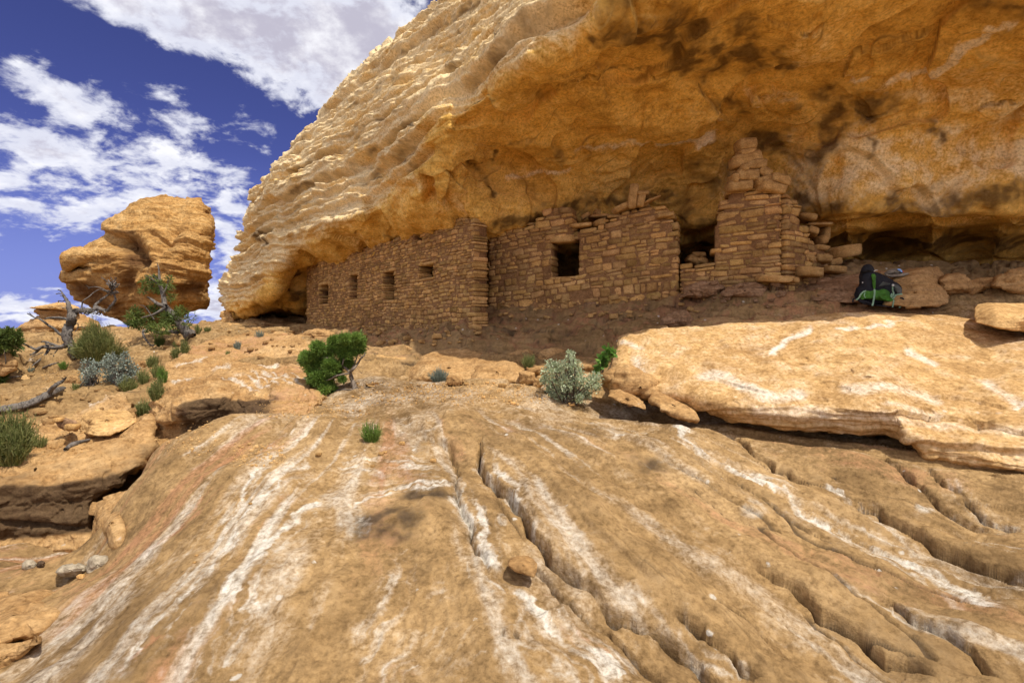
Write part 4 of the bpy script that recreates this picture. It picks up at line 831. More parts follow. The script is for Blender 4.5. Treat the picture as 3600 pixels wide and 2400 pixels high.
def f_bal(pq, v):
    z = lambda x, y: (200+x/2.6133, 650+y/2.6133)
    h = .10*fbm(v*.5+3, 3)
    for (x, y, rx, ry, rot, H) in ((190,700,130,40,-25,.5),(200,860,130,40,10,.4),(190,765,110,22,0,-.5),(620,520,150,85,25,-.55),(700,640,120,100,20,-.5),(760,760,70,90,0,-.35),(900,460,60,20,10,-.18),(1000,520,220,60,-50,-.5),(660,860,60,140,5,-.3),(1080,300,200,40,-10,-.18),(560,430,120,30,12,.25),(720,920,300,18,4,-.10),(1180,1020,60,90,-40,-.22),(1250,930,120,60,0,-.15),(300,780,150,60,0,.2),(1230,560,140,120,0,.22),(380,800,120,20,5,-.10),(560,1000,160,60,0,-.12)):
        a, b = z(x, y); h = h+H*lump(pq, a, b, rx/2.6133, ry/2.6133, rot)
    e = sst(pq[:, 0], 480, 620)
    h = h+e*(.07*layers((v[:, 2]+.28*v[:, 0]+.25*fbm(v*.4, 2))/.16, .6)+.04*layers((v[:, 2]+.25*v[:, 0])/.07, .6))*(pq[:, 1] < 1000)
    h = h+.05*ridged(v*[.9, .9, 2.2], 4)+.03*fbm(v*3, 3)
    h = h-.5*sst(pq[:, 0], 735, 742)*sst(pq[:, 1], 880, 900)
    return h
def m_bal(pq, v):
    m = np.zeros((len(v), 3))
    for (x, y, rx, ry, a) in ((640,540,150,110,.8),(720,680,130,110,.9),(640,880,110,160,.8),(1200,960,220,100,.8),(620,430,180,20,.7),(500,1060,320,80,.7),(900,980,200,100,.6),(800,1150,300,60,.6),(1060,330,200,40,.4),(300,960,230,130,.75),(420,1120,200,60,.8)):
        m[:, 1] = np.maximum(m[:, 1], 1.5*a*(.7+.6*fbm(v*.7+x, 3))*lump(pq, 200+x/2.6133, 650+y/2.6133, rx/2.6133, ry/2.6133))  # stains plus painted shade in the hollows and lower left underside
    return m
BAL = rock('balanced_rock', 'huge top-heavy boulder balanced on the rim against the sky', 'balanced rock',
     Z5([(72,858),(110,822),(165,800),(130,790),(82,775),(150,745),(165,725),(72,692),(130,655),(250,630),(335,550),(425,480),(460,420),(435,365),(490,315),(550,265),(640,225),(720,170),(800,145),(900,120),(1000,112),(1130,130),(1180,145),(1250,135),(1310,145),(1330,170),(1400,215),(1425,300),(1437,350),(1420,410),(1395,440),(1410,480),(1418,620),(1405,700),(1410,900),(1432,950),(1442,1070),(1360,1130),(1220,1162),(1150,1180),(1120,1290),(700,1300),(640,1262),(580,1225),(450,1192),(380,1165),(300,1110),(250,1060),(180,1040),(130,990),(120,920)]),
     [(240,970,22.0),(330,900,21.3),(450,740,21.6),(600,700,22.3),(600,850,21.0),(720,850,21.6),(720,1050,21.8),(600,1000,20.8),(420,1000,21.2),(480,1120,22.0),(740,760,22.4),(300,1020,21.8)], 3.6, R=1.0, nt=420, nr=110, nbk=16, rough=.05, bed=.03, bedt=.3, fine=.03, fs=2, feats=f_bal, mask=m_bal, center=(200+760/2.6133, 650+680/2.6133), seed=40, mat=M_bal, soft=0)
Z6 = lambda pts: zoomed(pts, 0, 900, 3.136)
rock('capstone', 'flat capstone plate resting on top of the bun-shaped rock at left', 'capstone', Z6([(325,568),(400,552),(480,538),(640,514),(760,518),(860,568),(880,600),(800,612),(640,592),(480,588)]), [(200,1072,16.6)], 2.0, R=.16, nt=140, nr=26, rough=.02, bed=.015, bedt=.1, seed=41, mat=M_slab)
rock('pedestal_rock', 'narrow bedded neck of rock between the flat capstone and the bun-shaped rock', 'pedestal rock', Z6([(385,588),(500,580),(800,590),(880,640),(900,690),(860,720),(560,700),(430,700),(420,650)]), [(200,1100,16.9)], 1.6, R=.2, nt=140, nr=26, rough=.03, bed=.06, bedt=.1, seed=42)
rock('bun_rock', 'wide bun-shaped rock lying on the rim behind the dead tree', 'boulder', Z6([(172,812),(250,752),(340,695),(420,668),(700,690),(880,650),(930,650),(1000,690),(1090,738),(1104,768),(1060,800),(960,838),(830,885),(700,905),(500,905),(260,905),(200,870)]), [(60,1160,16.6),(200,1110,16.4),(330,1140,16.8),(200,1175,16.3)], 2.4, R=.7, nt=200, nr=44, rough=.03, bed=.03, bedt=.2, seed=43)
for k, (lab, pts, d, sd_, mt) in enumerate((
    ('orange rounded boulder below the twisted juniper', Z6([(1308,1010),(1330,950),(1400,925),(1500,912),(1580,930),(1635,965),(1600,1010),(1480,1050),(1320,1055)]), 12.6, 44, None),
    ('dark little rock on the skyline left of the balanced rock', Z6([(1100,840),(1150,780),(1210,755),(1260,760),(1330,800),(1340,850),(1200,860)]), 21.5, 45, M_dark),
    ('dark flat rock on the skyline under the balanced rock', Z6([(1260,850),(1300,800),(1380,785),(1450,795),(1470,820),(1400,850)]), 21.0, 46, M_dark),
    ('brown round-ended rock at the end of the weathered log', Z6([(700,1420),(720,1360),(790,1310),(860,1330),(890,1380),(860,1430),(780,1460)]), 8.9, 47, None),
    ('low reddish rock under the tilted plate on the left ledge', zoomed([(385,1330),(430,1310),(500,1320),(540,1350),(540,1395),(470,1405),(400,1370)], 0, 800, 1.96), 5.9, 48, M_pink),
    ('small pale rock amid the grass clumps near the ledge corner', Z6([(1590,1270),(1610,1235),(1660,1215),(1710,1230),(1720,1270),(1660,1295)]), 9.4, 49, M_slab),
    ('flat pale slab lying above the grass clumps', Z6([(1490,1200),(1540,1165),(1640,1160),(1700,1185),(1650,1215),(1540,1220)]), 9.9, 50, None),
    ('long low rock with an overhung edge left of the shaded ruin corner', [(845,1178),(870,1160),(910,1150),(950,1158),(965,1172),(910,1182)], 14.5, 51, None),
    ('flat slab of rock on the slope above the swirled ledge', [(815,1195),(850,1178),(900,1182),(940,1195),(920,1206),(850,1210)], 13.2, 52, M_slab),
    ('thick slab with a dark crack beneath, left of the juniper shrub top', [(1005,1205),(1030,1185),(1085,1165),(1130,1158),(1170,1172),(1180,1195),(1100,1205),(1085,1188),(1050,1200)], 11.5, 53, None),
    ('angular rock lit at the shadow edge right of the juniper shrub', [(1330,1255),(1350,1225),(1420,1212),(1460,1225),(1475,1250),(1420,1262)], 8.9, 54, None),
    ('pale broken rock low on the slope right of the juniper shrub', [(1290,1275),(1330,1255),(1420,1258),(1440,1280),(1400,1300),(1330,1295)], 8.4, 55, M_slab),
    ('stacked flat rubble stone under the tip of the cliff nose', [(772,1112),(776,1096),(795,1088),(812,1098),(815,1116),(790,1122)], 19.4, 56, M_slab),
    ('lower rubble stone at the very foot of the cliff nose', [(775,1132),(780,1118),(800,1112),(822,1120),(826,1134),(800,1140)], 19.2, 57, M_slab),
    ('long flat slab in the sun below the cliff nose', [(740,1160),(770,1142),(830,1138),(900,1140),(930,1150),(880,1160),(800,1166)], 17.5, 58, M_slab),
    ('brown rock at the left edge beside the juniper foliage', [(-60,1300),(-20,1255),(30,1240),(62,1262),(60,1300),(10,1320)], 9.5, 59, None))):
    c = np.mean(pts, 0); sz = (np.ptp(np.array(pts)[:, 0]))*d/F
    rock('rock', lab, 'rock', pts, [(c[0], c[1], d)], sz*.7, R=min(.2, sz*.13), nt=110, nr=20, rough=.03*min(1, sz), bed=.02*min(1, sz), bedt=.1, fine=.008, seed=sd_, mat=mt)
for k, (lab, pts, d, mt) in enumerate((
    ('pale layered ledge on the slope below the dead tree', [(20,1332),(60,1308),(140,1296),(220,1292),(330,1302),(380,1322),(300,1338),(180,1346),(80,1350)], 9.9, M_slab),
    ('flat orange ledge beside the weathered log', [(-40,1400),(40,1376),(110,1362),(185,1358),(228,1378),(205,1412),(100,1436),(-40,1440)], 8.4, None),
    ('cracked flat ledge left of the leaning juniper foot', [(430,1236),(470,1220),(540,1210),(600,1206),(640,1224),(600,1252),(520,1264),(450,1260)], 12.0, M_slab),
    ('long thin ledge on the slope between the leaning juniper and the cliff', [(665,1205),(720,1176),(790,1156),(855,1152),(868,1166),(800,1186),(740,1212)], 14.2, None),
    ('pale broken ledge above the grey bushes', [(380,1290),(420,1272),(470,1268),(505,1285),(486,1306),(410,1312)], 10.3, M_slab),
    ('thin flake of rock lying on the swirled ledge top', [(570,1296),(630,1266),(715,1250),(725,1262),(690,1282),(610,1308)], 9.6, M_slab),
    ('low cracked ledge in the shadow edge above the juniper shrub', [(950,1215),(1010,1198),(1090,1200),(1130,1215),(1080,1232),(980,1236)], 10.9, None),
    ('flat bedded slab right of the juniper shrub roots', [(1275,1348),(1300,1334),(1350,1332),(1375,1342),(1340,1352),(1290,1354)], 7.15, M_slab))):
    c = np.mean(pts, 0); sz = (np.ptp(np.array(pts)[:, 0]))*d/F
    rock('rock_ledge', lab, 'rock ledge', pts, [(c[0], c[1], d), (c[0], min(q[1] for q in pts), d*1.06), (pts[0][0], pts[0][1], d), (c[0], max(q[1] for q in pts), d*.97)], sz*.6, R=min(.12, sz*.1), nt=150, nr=26, rough=.018, bed=.02, bedt=.07, fine=.008, seed=80+k, mat=mt, soft=0)
rock('fallen_stone', 'orange broken stone lying by the long crack in the foreground slab', 'stone', zoomed([(1150,760),(1152,725),(1165,705),(1210,692),(1290,694),(1320,715),(1350,745),(1345,800),(1325,840),(1270,822),(1200,800)], 1200, 1600, 1.96),
     [(1790,1975,3.06),(1800,1956,3.13),(1850,1955,3.13),(1870,1968,3.11),(1800,1988,3.03),(1840,1992,3.0),(1886,1985,3.02),(1800,2012,3.02),(1840,2018,2.99),(1878,2020,2.995)], .16, R=.012, nt=140, nr=34, rough=.003, bed=.0, bedt=.05, fine=.004, fs=8, seed=60, soft=0)
# ------------------------------------------------------------------ masonry
def _template(n=5):
    g = np.linspace(-1, 1, n); vs, fs = [], []
    for ax in range(3):
        for sg in (-1, 1):
            a, b = np.meshgrid(g, g, indexing='ij'); p = np.zeros((n, n, 3)); p[..., ax] = sg; p[..., (ax+1) % 3] = a; p[..., (ax+2) % 3] = b
            f = grid_faces(n, n, len(vs)*n*n); fs.append(f if sg > 0 else f[:, ::-1]); vs.append(p.reshape(-1, 3))
    v = np.concatenate(vs); f = np.concatenate(fs); key = np.round(v*1000).astype(int)
    _, idx, inv = np.unique(key, axis=0, return_index=True, return_inverse=True); return v[idx], inv.ravel()[f]
TV, TF = _template(5)
def stone_verts(sz, k=7.0, rng=RNG, irr=.10):
    p = TV/((np.abs(TV)**k).sum(1, keepdims=True)**(1/k))
    c = rng.uniform(-irr, irr, (2, 2, 2, 3)); w = (p+1)/2                 # skew the corners
    dlt = 0
    for i in (0, 1):
        for j in (0, 1):
            for l in (0, 1):
                ww = (w[:, 0] if i else 1-w[:, 0])*(w[:, 1] if j else 1-w[:, 1])*(w[:, 2] if l else 1-w[:, 2]); dlt = dlt+ww[:, None]*c[i, j, l]
    p = p+dlt+.07*perlin(p*1.3+rng.uniform(0, 50, 3))[:, None]*p
    return p*np.asarray(sz)/2
def plane_uz(A, B, px, py):
    k = (px-CX)/F; d = B-A; t_ = (k*A[1]-A[0])/(d[0]-k*d[1]); Y = A[1]+t_*d[1]
    return t_*np.linalg.norm(d), EYE+(CY-py)/F*Y
def masonry(parent, A, B, top, bot, openings=(), sw=(.14, .34), shh=(.07, .14), thick=.34, seed=0, ends=(False, False), flip=False, tilt=0.0):
    rng = np.random.default_rng(seed); A, B = np.array(A, float), np.array(B, float); L = np.linalg.norm(B-A); e = np.r_[(B-A)/L, 0]
    n = np.array([e[1], -e[0], 0]); n = n if n[1] < 0 or flip else -n
    if flip: n = np.array([e[1], -e[0], 0])
    tp = np.array([plane_uz(A, B, *p) for p in top]); bt = np.array([plane_uz(A, B, *p) for p in bot])
    zt = lambda u: np.interp(u, tp[:, 0], tp[:, 1]); zb = lambda u: np.interp(u, bt[:, 0], bt[:, 1])
    ops = []; z_t, z_b = zt, zb; zt = lambda u: z_t(u)-tilt*(np.asarray(u)-L/2); zb = lambda u: z_b(u)-tilt*(np.asarray(u)-L/2)
    for (x0, y0, x1, y1) in openings:
        u0, za = plane_uz(A, B, x0, y0); u1, zc = plane_uz(A, B, x1, y1); _, zm = plane_uz(A, B, (x0+x1)/2, y0); _, zn = plane_uz(A, B, (x0+x1)/2, y1); sh_ = tilt*((u0+u1)/2-L/2); ops.append((u0, u1, zn-sh_, zm-sh_))
    u_lo, u_hi = min(0, tp[:, 0].min()), max(L, tp[:, 0].max()); u_lo, u_hi = tp[:, 0].min(), tp[:, 0].max()
    V, T, C = [], [], []; nv = 0
    uu = np.linspace(u_lo, u_hi, 60); z = min(zb(uu))-.12; zmax = max(zt(uu))
    O = np.r_[A, 0]
    def put(u0, u1, z0, z1, through):
        nonlocal nv
        w, h = u1-u0, z1-z0
        if w < .035 or h < .025: return
        g = rng.uniform(.006, .015)
        dp = thick+.05 if through else rng.uniform(.10, .16); fr = rng.uniform(.0, .028)
        sv = stone_verts((w-g, h-g*.9, dp), rng.uniform(6, 13), rng, .15)
        a = rng.normal(tilt, .05); ca, sa = math.cos(a), math.sin(a); x, y = sv[:, 0]*ca-sv[:, 1]*sa, sv[:, 0]*sa+sv[:, 1]*ca
        uc, zc = (u0+u1)/2, (z0+z1)/2
        x = x+uc; y = y+zc+tilt*(uc-L/2)+.07*perlin(np.array([[uc*1.1, zc*.8, seed+.4]]))[0]+rng.normal(0, .005)
        off = fr+.02-dp/2+sv[:, 2]
        V.append(O+x[:, None]*e+y[:, None]*[0, 0, 1]+off[:, None]*n); T.append(TF+nv); nv += len(sv)
        b = rng.uniform(.62, 1.28); C.append(np.tile(np.array([b*rng.uniform(.97, 1.06), b, b*rng.uniform(.86, 1.08)]), (len(sv), 1)))
    while z < zmax:
        h = rng.uniform(*shh); u = u_lo-rng.uniform(0, sw[0])
        if rng.random() < .16: h *= .55
        elif rng.random() < .12: h *= 1.35
        while u < u_hi:
            w = rng.uniform(*sw)*(1.25 if rng.random() < .15 else 1); u0, u1 = max(u, u_lo), min(u+w, u_hi); u += w
            um = (u0+u1)/2; zz1 = min(z+h, zt(um)+.01)
            if um <= u_lo or z+h*.5 > zt(um) or z+h < zb(um)-.10: continue
            cells = [(u0, u1, z, zz1, (ends[0] and u0 <= u_lo+1e-6) or (ends[1] and u1 >= u_hi-1e-6))]
            if (zt(max(um-.3, u_lo)) < z+h*.5 or zt(min(um+.3, u_hi)) < z+h*.5): cells = [(u0, u1, z, zz1, True)]
            for (a, b, c_, d_) in ops:
                nx = []
                for (p, q, r, s_, th) in cells:
                    if q <= a or p >= b or s_ <= c_ or r >= d_: nx.append((p, q, r, s_, th)); continue
                    ov = min(s_, d_)-max(r, c_)
                    if ov < .35*(s_-r):                         # lintel and sill stones are trimmed to the opening
                        nx.append((p, q, r, min(s_, c_), True) if r < c_ else (p, q, max(r, d_), s_, True)); continue
                    if p < a: nx.append((p, a, r, s_, True))
                    if q > b: nx.append((b, q, r, s_, True))
                cells = nx
            for cc in cells:
                p, q, r, s_, th = cc
                if not th and s_-r > .10 and rng.random() < .22: m_ = r+(s_-r)*rng.uniform(.4, .6); put(p, q, r, m_, th); put(p, q, m_, s_, th)
                elif not th and q-p > .22 and rng.random() < .12: m_ = p+(q-p)*rng.uniform(.65, .8); put(p, m_, r, s_, th); put(m_, q, r, (r+s_)/2, th); put(m_, q, (r+s_)/2, s_, th)
                else: put(p, q, r, s_, th)
        z += h
    org = np.r_[A, zb(0)]
    st = mesh_obj('stonework', np.concatenate(V), np.concatenate(T), M_stone, parent=parent, attrs={'tint': np.concatenate(C)})
    # mud mortar core with the openings left free
    cs = .035; nu, nz = int((u_hi-u_lo)/cs), int((max(tp[:, 1])-min(bt[:, 1])+.3)/cs); U = np.linspace(u_lo, u_hi, nu+1); Zg = min(bt[:, 1])-.3+np.arange(nz+1)*cs
    uc, zc = np.meshgrid((U[:-1]+U[1:])/2, (Zg[:-1]+Zg[1:])/2, indexing='ij')
    inc = (zc < np.minimum(np.minimum(z_t(uc-.07), z_t(uc+.07)), z_t(uc))-.06) & (uc > u_lo+.04) & (uc < u_hi-.04)
    for (a, b, c_, d_) in ops: sh_ = tilt*((a+b)/2-L/2); inc &= ~((uc > a-.035) & (uc < b+.035) & (zc > c_+sh_-.02) & (zc < d_+sh_+.02))
    ug, zg = np.meshgrid(U, Zg, indexing='ij'); cnt = ug.size
    bp = O+ug.reshape(-1, 1)*e+zg.reshape(-1, 1)*[0, 0, 1]
    jit = .010*fbm(bp*9, 3)
    front = bp+n*(.021+.8*jit[:, None]); back = bp-n*thick
    id_ = np.arange(cnt).reshape(ug.shape); i, j = np.nonzero(inc)
    q = np.stack([id_[i, j], id_[i+1, j], id_[i+1, j+1], id_[i, j+1]], 1); FS = [q, q[:, ::-1]+cnt]
    for di, dj, a, b in ((1, 0, (1, 0), (1, 1)), (-1, 0, (0, 1), (0, 0)), (0, 1, (1, 1), (0, 1)), (0, -1, (0, 0), (1, 0))):
        pad = np.zeros((inc.shape[0]+2, inc.shape[1]+2), bool); pad[1:-1, 1:-1] = inc
        ed = inc & ~pad[1+di:1+di+inc.shape[0], 1+dj:1+dj+inc.shape[1]]; i, j = np.nonzero(ed)
        p, r = id_[i+a[0], j+a[1]], id_[i+b[0], j+b[1]]; FS.append(np.stack([p, r, r+cnt, p+cnt], 1)[:, ::-1])
    mesh_obj('mortar', np.r_[front, back], FS, M_mortar, parent=parent, smooth=False)
    return n, e, O
def slab_part(name, parent, A, B, rect, n, depth=.3, proud=.03, mat=None, seed=0):
    (x0, y0, x1, y1) = rect; rng = np.random.default_rng(seed); u0, za = plane_uz(A, B, x0, (y0+y1)/2); u1, _ = plane_uz(A, B, x1, (y0+y1)/2)
    _, z1 = plane_uz(A, B, (x0+x1)/2, y0); _, z0 = plane_uz(A, B, (x0+x1)/2, y1); e = np.r_[(B-A)/np.linalg.norm(B-A), 0]
    sv = stone_verts((u1-u0, z1-z0, depth), 9, rng, .06)
    v = np.r_[A, 0]+(sv[:, :1]+(u0+u1)/2)*e+(sv[:, 1:2]+(z0+z1)/2)*np.array([0, 0, 1])+(sv[:, 2:3]+proud-depth/2)*n
    return mesh_obj(name, v, TF, mat or M_stone, parent=parent, attrs={'tint': np.full((len(v), 3), 1.1)})
# long left wall with its four openings and the return face at its corner
lw = empty('masonry_wall', (WL_B[0], WL_B[1], 1.5), 'long intact masonry wall with four small windows under the low lip of the cliff', 'stone wall', 'walls of the cliff dwelling')
WIN = [(1127,1000,1156,1069),(1233,966,1259,1053),(1354,954,1390,1056),(1478,930,1526,978)]
nL, eL, _ = masonry(lw, WL_A, WL_B, [(1080,935),(1200,900),(1290,868),(1400,830),(1465,812),(1467,840),(1483,840),(1486,800),(1560,780),(1640,764),(1673,760)], [(1080,1152),(1300,1158),(1500,1166),(1673,1160)],
                    WIN, sw=(.08, .25), shh=(.045, .105), seed=3, ends=(True, True), thick=.27, tilt=.015)
for k, (x0, y0, x1, y1) in enumerate(WIN):
    slab_part('lintel', lw, WL_A, WL_B, (x0-9, y0-10, x1+9, y0+1), nL, depth=.36, proud=.035, seed=k)
    slab_part('sill', lw, WL_A, WL_B, (x0-6, y1-1, x1+7, y1+8), nL, depth=.36, proud=.04, seed=k+9)
# ruined right wall
WR_A, WR_B = np.array([-.46, 10.25]), np.array([2.85, 8.75])
rw = empty('masonry_wall', (WR_A[0]+1.5, 9.6, 1.6), 'broken-topped masonry wall with one dark doorway right of the jutting corner', 'stone wall', 'walls of the cliff dwelling')
DOOR = (1944,850,2035,974)
topR = [(1718,798),(1786,797),(1814,806),(1865,800),(1886,790),(1900,765),(1924,734),(1955,722),(1986,716),(2012,722),(2022,745),(2026,800),(2060,806),(2089,800),(2120,784),(2155,772),(2160,750),(2185,735),(2210,728),(2240,735),(2262,722),(2292,713),(2320,730),(2330,752),(2354,755),(2368,762),(2380,790),(2386,822)]
nR, eR, _ = masonry(rw, WR_A, WR_B, topR, [(1718,1095),(1900,1078),(2100,1056),(2390,1012)], [DOOR], sw=(.10, .34), shh=(.055, .15), seed=5, ends=(False, True), tilt=.09)
slab_part('lintel', rw, WR_A, WR_B, (1936,826,2022,852), nR, depth=.36, proud=.05, seed=21)
slab_part('sill', rw, WR_A, WR_B, (1925,972,2040,982), nR, depth=.38, proud=.035, seed=22)
# low wall and ruined pillar
WP_A, WP_B = np.array([2.86, 8.80]), np.array([4.40, 8.25])
pw = empty('ruined_pillar', (3.6, 8.5, 1.9), 'tall ruined stone pillar with a tapering broken top beside the low gap', 'ruined wall', 'walls of the cliff dwelling')
masonry(pw, WP_A, WP_B, [(2388,925),(2420,932),(2500,930),(2502,915),(2504,851),(2512,810),(2500,785),(2516,761),(2523,735),(2538,700),(2548,680),(2560,660),(2600,652),(2700,668),(2748,676)], [(2388,1014),(2500,1002),(2757,992)], sw=(.13, .40), shh=(.06, .14), seed=6, ends=(True, True), thick=.42, tilt=.06)
WS_A, WS_B = np.array([4.41, 8.26]), np.array([5.75, 9.05])
masonry(pw, WS_A, WS_B, [(2758,680),(2779,695),(2800,716),(2805,760),(2832,800),(2850,850),(2895,862),(2915,905),(2928,940)], [(2758,995),(2930,975)], sw=(.12, .34), shh=(.06, .13), seed=7)

# loose stones: each one can be lifted away
def loose(name, lab, rect, d, rot=0, depth=None, cat='stone', irr=.22, k=8, mat=None, seed=0, group=None, tiltx=0, tone=1.0):
    x0, y0, x1, y1 = rect; rng = np.random.default_rng(seed+100); w, h = (x1-x0)*d/F, (y1-y0)*d/F
    sv = stone_verts((w, h, depth or max(.12, min(w, h)*1.4)), k, rng, irr); M = Matrix.Rotation(R_(rot), 3, 'Y') @ Matrix.Rotation(R_(rng.uniform(-14, 14)), 3, 'Z') @ Matrix.Rotation(R_(tiltx), 3, 'X')
    sv = np.stack([sv[:, 0], sv[:, 2], sv[:, 1]], 1) @ np.array(M).T
    sv = sv+.012*fbm(sv*9+seed, 3)[:, None]*sv/np.linalg.norm(sv, axis=1, keepdims=True)
    c = P((x0+x1)/2, (y0+y1)/2, d); v = sv+c; org = c.copy(); org[2] = v[:, 2].min()
    o = mesh_obj(name, v, TF[:, ::-1], mat or M_stone, origin=org, attrs={'tint': np.full((len(v), 3), tone*rng.uniform(.9, 1.15))})
    return tag(o, lab, cat, group)
for k, (lab, r, d, rot) in enumerate((
    ('squared capstone at the very top of the ruined pillar', (2591,494,2651,532), 8.42, -6),
    ('thin flat stone wedged under the topmost capstone of the pillar', (2594,530,2648,549), 8.42, -4),
    ('long slanting slab third from the top of the pillar', (2570,544,2670,586), 8.42, -12),
    ('pointed stone sticking out right below the slanting slab', (2618,568,2686,600), 8.40, 4),
    ('little cube of stone propping the slanting slab from below', (2594,585,2620,608), 8.42, -8),
    ('broad brown stone under the propping cube on the pillar', (2582,602,2662,640), 8.42, 0),
    ('small upright chip at the left shoulder of the pillar top', (2565,618,2586,646), 8.44, 0),
    ('tilted flat stone leaning on the right shoulder of the pillar', (2662,600,2706,628), 8.38, 38),
    ('oval stone below the tilted one on the pillar shoulder', (2652,626,2700,656), 8.36, -16),
    ('long pale stone jutting out right from the pillar shoulder', (2700,620,2768,650), 8.34, 14),
    ('lens-shaped stone lying across the right side of the pillar top', (2662,648,2756,680), 8.33, 10),
    ('big rounded stone on the left side just under the pillar top', (2556,640,2642,674), 8.44, -4))):
    loose('cap_stone', lab, r, d, rot, depth=.30, seed=k, k=9, irr=.14, group='stones stacked on the pillar')
for k, (lab, r, d, rot, dp) in enumerate((
    ('tall rounded stone standing upright on the broken wall top', (2212,650,2240,732), 9.0, 8, .2),
    ('small blocky stone standing beside the tall upright one', (2238,682,2264,728), 8.95, 12, .2),
    ('flat stone lying on the small blocky one on the wall top', (2239,674,2279,690), 8.95, -2, .25),
    ('thin slate-like slab propped slanting on the wall top', (2258,700,2322,708), 8.9, -24, .3),
    ('rounded flat stone leaning left of the upright stones', (2154,722,2214,742), 9.1, -24, .3),
    ('pale flat stone lying on the right end of the broken wall', (2302,752,2364,768), 8.85, -6, .35),
    ('tilted stone in the notch of the broken wall top', (2040,752,2076,768), 9.9, -32, .25),
    ('long flat stone lying in the wall notch above the doorway', (2010,788,2078,802), 9.5, -4, .35),
    ('wedge stone in the notch right of the long flat one', (2086,774,2124,796), 9.4, -10, .3),
    ('flat brown stone deep in the wall notch under the ceiling', (2070,758,2150,772), 10.0, 2, .4),
    ('small stone perched at the back of the wall notch', (2088,736,2112,756), 10.05, 10, .2),
    ('dark thin stone lying on the low left part of the broken wall', (1840,786,1880,798), 10.05, 2, .3),
    ('pale small stone on the low left part of the broken wall', (1816,792,1846,806), 10.0, -10, .2))):
    loose('loose_stone', lab, r, d, rot, depth=dp, seed=30+k, k=7, group='loose stones on the broken wall top')
for k, (lab, r, d, rot) in enumerate((
    ('leaning stone inside the low gap beside the pillar', (2416,902,2456,930), 9.2, 26),
    ('flat stone on top of the pile inside the low gap', (2434,890,2480,905), 9.25, 2),
    ('dark stone at the right of the pile inside the low gap', (2452,908,2484,932), 9.15, 32))):
    loose('loose_stone', lab, r, d, rot, depth=.3, seed=50+k, group='stones piled in the gap')
for k, (lab, r, d, rot, dp) in enumerate((
    ('dark slab projecting from the rubble right of the pillar', (2802,758,2858,778), 8.75, 14, .4),
    ('thin plank-like slab sticking out of the rubble to the right', (2836,787,2906,797), 8.75, 1, .4),
    ('rubble stone under the plank-like slab', (2796,800,2834,818), 8.5, 4, .3),
    ('upright stone post in the rubble near the alcove wall', (2888,800,2906,842), 8.85, 2, .2),
    ('slanting stone in the middle of the rubble heap', (2830,802,2874,826), 8.7, 24, .3),
    ('squarish stone in the rubble below the slanting one', (2872,830,2900,862), 8.75, -8, .3),
    ('pale flat stone on the left face of the rubble heap', (2794,838,2834,862), 8.45, 2, .3),
    ('long flat stone across the middle of the rubble heap', (2842,866,2902,882), 8.6, 2, .35),
    ('big bedded boulder ending the rubble heap on the right', (2902,872,2998,910), 8.8, -6, .6),
    ('pinkish stone low in the rubble heap, tilted right', (2812,896,2856,918), 8.4, 20, .3),
    ('squared pinkish stone low in the rubble heap', (2866,898,2916,924), 8.5, 4, .35),
    ('large smooth trapezoid stone at the foot of the rubble heap', (2798,940,2882,976), 8.3, 4, .4),
    ('round-cornered stone at the right foot of the rubble heap', (2912,910,2948,934), 8.7, -4, .35),
    ('small stone beside the trapezoid at the foot of the rubble', (2900,936,2960,962), 8.6, 6, .3),
    ('heavy flat base stone jutting at the foot of the pillar', (2664,968,2776,994), 8.2, 2, .4),
    ('small pointed stone at the bottom corner of the pillar', (2778,974,2800,994), 8.15, 0, .2))):
    loose('rubble_stone', lab, r, d+(.24 if r[0] > 2790 and r[3] < 960 else 0), rot, depth=dp, irr=.3, k=10, seed=70+k, group='rubble heap right of the pillar', tone=.95)
# ------------------------------------------------------------------ plants
bpy.context.view_layer.update(); DG = bpy.context.evaluated_depsgraph_get()
def G(px, py):
    """the rock surface met by a sight line"""
    dv = Vector(((px-CX)/F, 1, (CY-py)/F)).normalized(); ok, loc, *_ = S.ray_cast(DG, Vector((0, 0, EYE)), dv)
    return np.array(loc) if ok and loc.y < 30 else row_hit(GZ, px, py)
def leafmat(name, col, col2, trans=.35, rough=.55):
    m, t = newmat(name); ta = t.new('ShaderNodeAttribute', attribute_name='tint')
    sp = t.new('ShaderNodeSeparateColor'); t.put(sp.inputs[0], ta.outputs['Color'])
    c = t.mix(sp.outputs[0], col, col2); c = t.mix(1.0, c, t.ramp(sp.outputs[1], [(0, (.55, .55, .55)), (1, (1.3, 1.3, 1.25))]), 'MULTIPLY')
    b = t.new('ShaderNodeBsdfPrincipled'); t.put(b.inputs['Base Color'], c); b.inputs['Roughness'].default_value = rough; b.inputs['Specular IOR Level'].default_value = .25
    tr = t.new('ShaderNodeBsdfTranslucent'); t.put(tr.inputs[0], c); mx = t.new('ShaderNodeMixShader'); mx.inputs[0].default_value = trans
    t.l.new(b.outputs[0], mx.inputs[1]); t.l.new(tr.outputs[0], mx.inputs[2]); o = t.new('ShaderNodeOutputMaterial'); t.l.new(mx.outputs[0], o.inputs[0]); return m
def woodmat(name, dark, light, sc=(14, 14, 2.5)):
    m, t = newmat(name); tc = t.new('ShaderNodeTexCoord').outputs['Object']; n = t.noise(t.mapping(tc, sc), 3, 7, .65, .5)
    h = t.noise(tc, 9, 5)
    c = t.mix(t.smooth(h, .45, .7), t.ramp(n, [(.36, dark), (.62, light)]), light)
    pbsdf(t, c, .85, .15, bump(t, n, .9, .02)); return m
M_jun = leafmat('juniper_green', (.12, .215, .035), (.27, .39, .08))
M_jun2 = leafmat('juniper_dusty_green', (.07, .11, .022), (.20, .25, .06))
M_silver = leafmat('silver_leaf', (.27, .34, .18), (.60, .65, .44), .25)
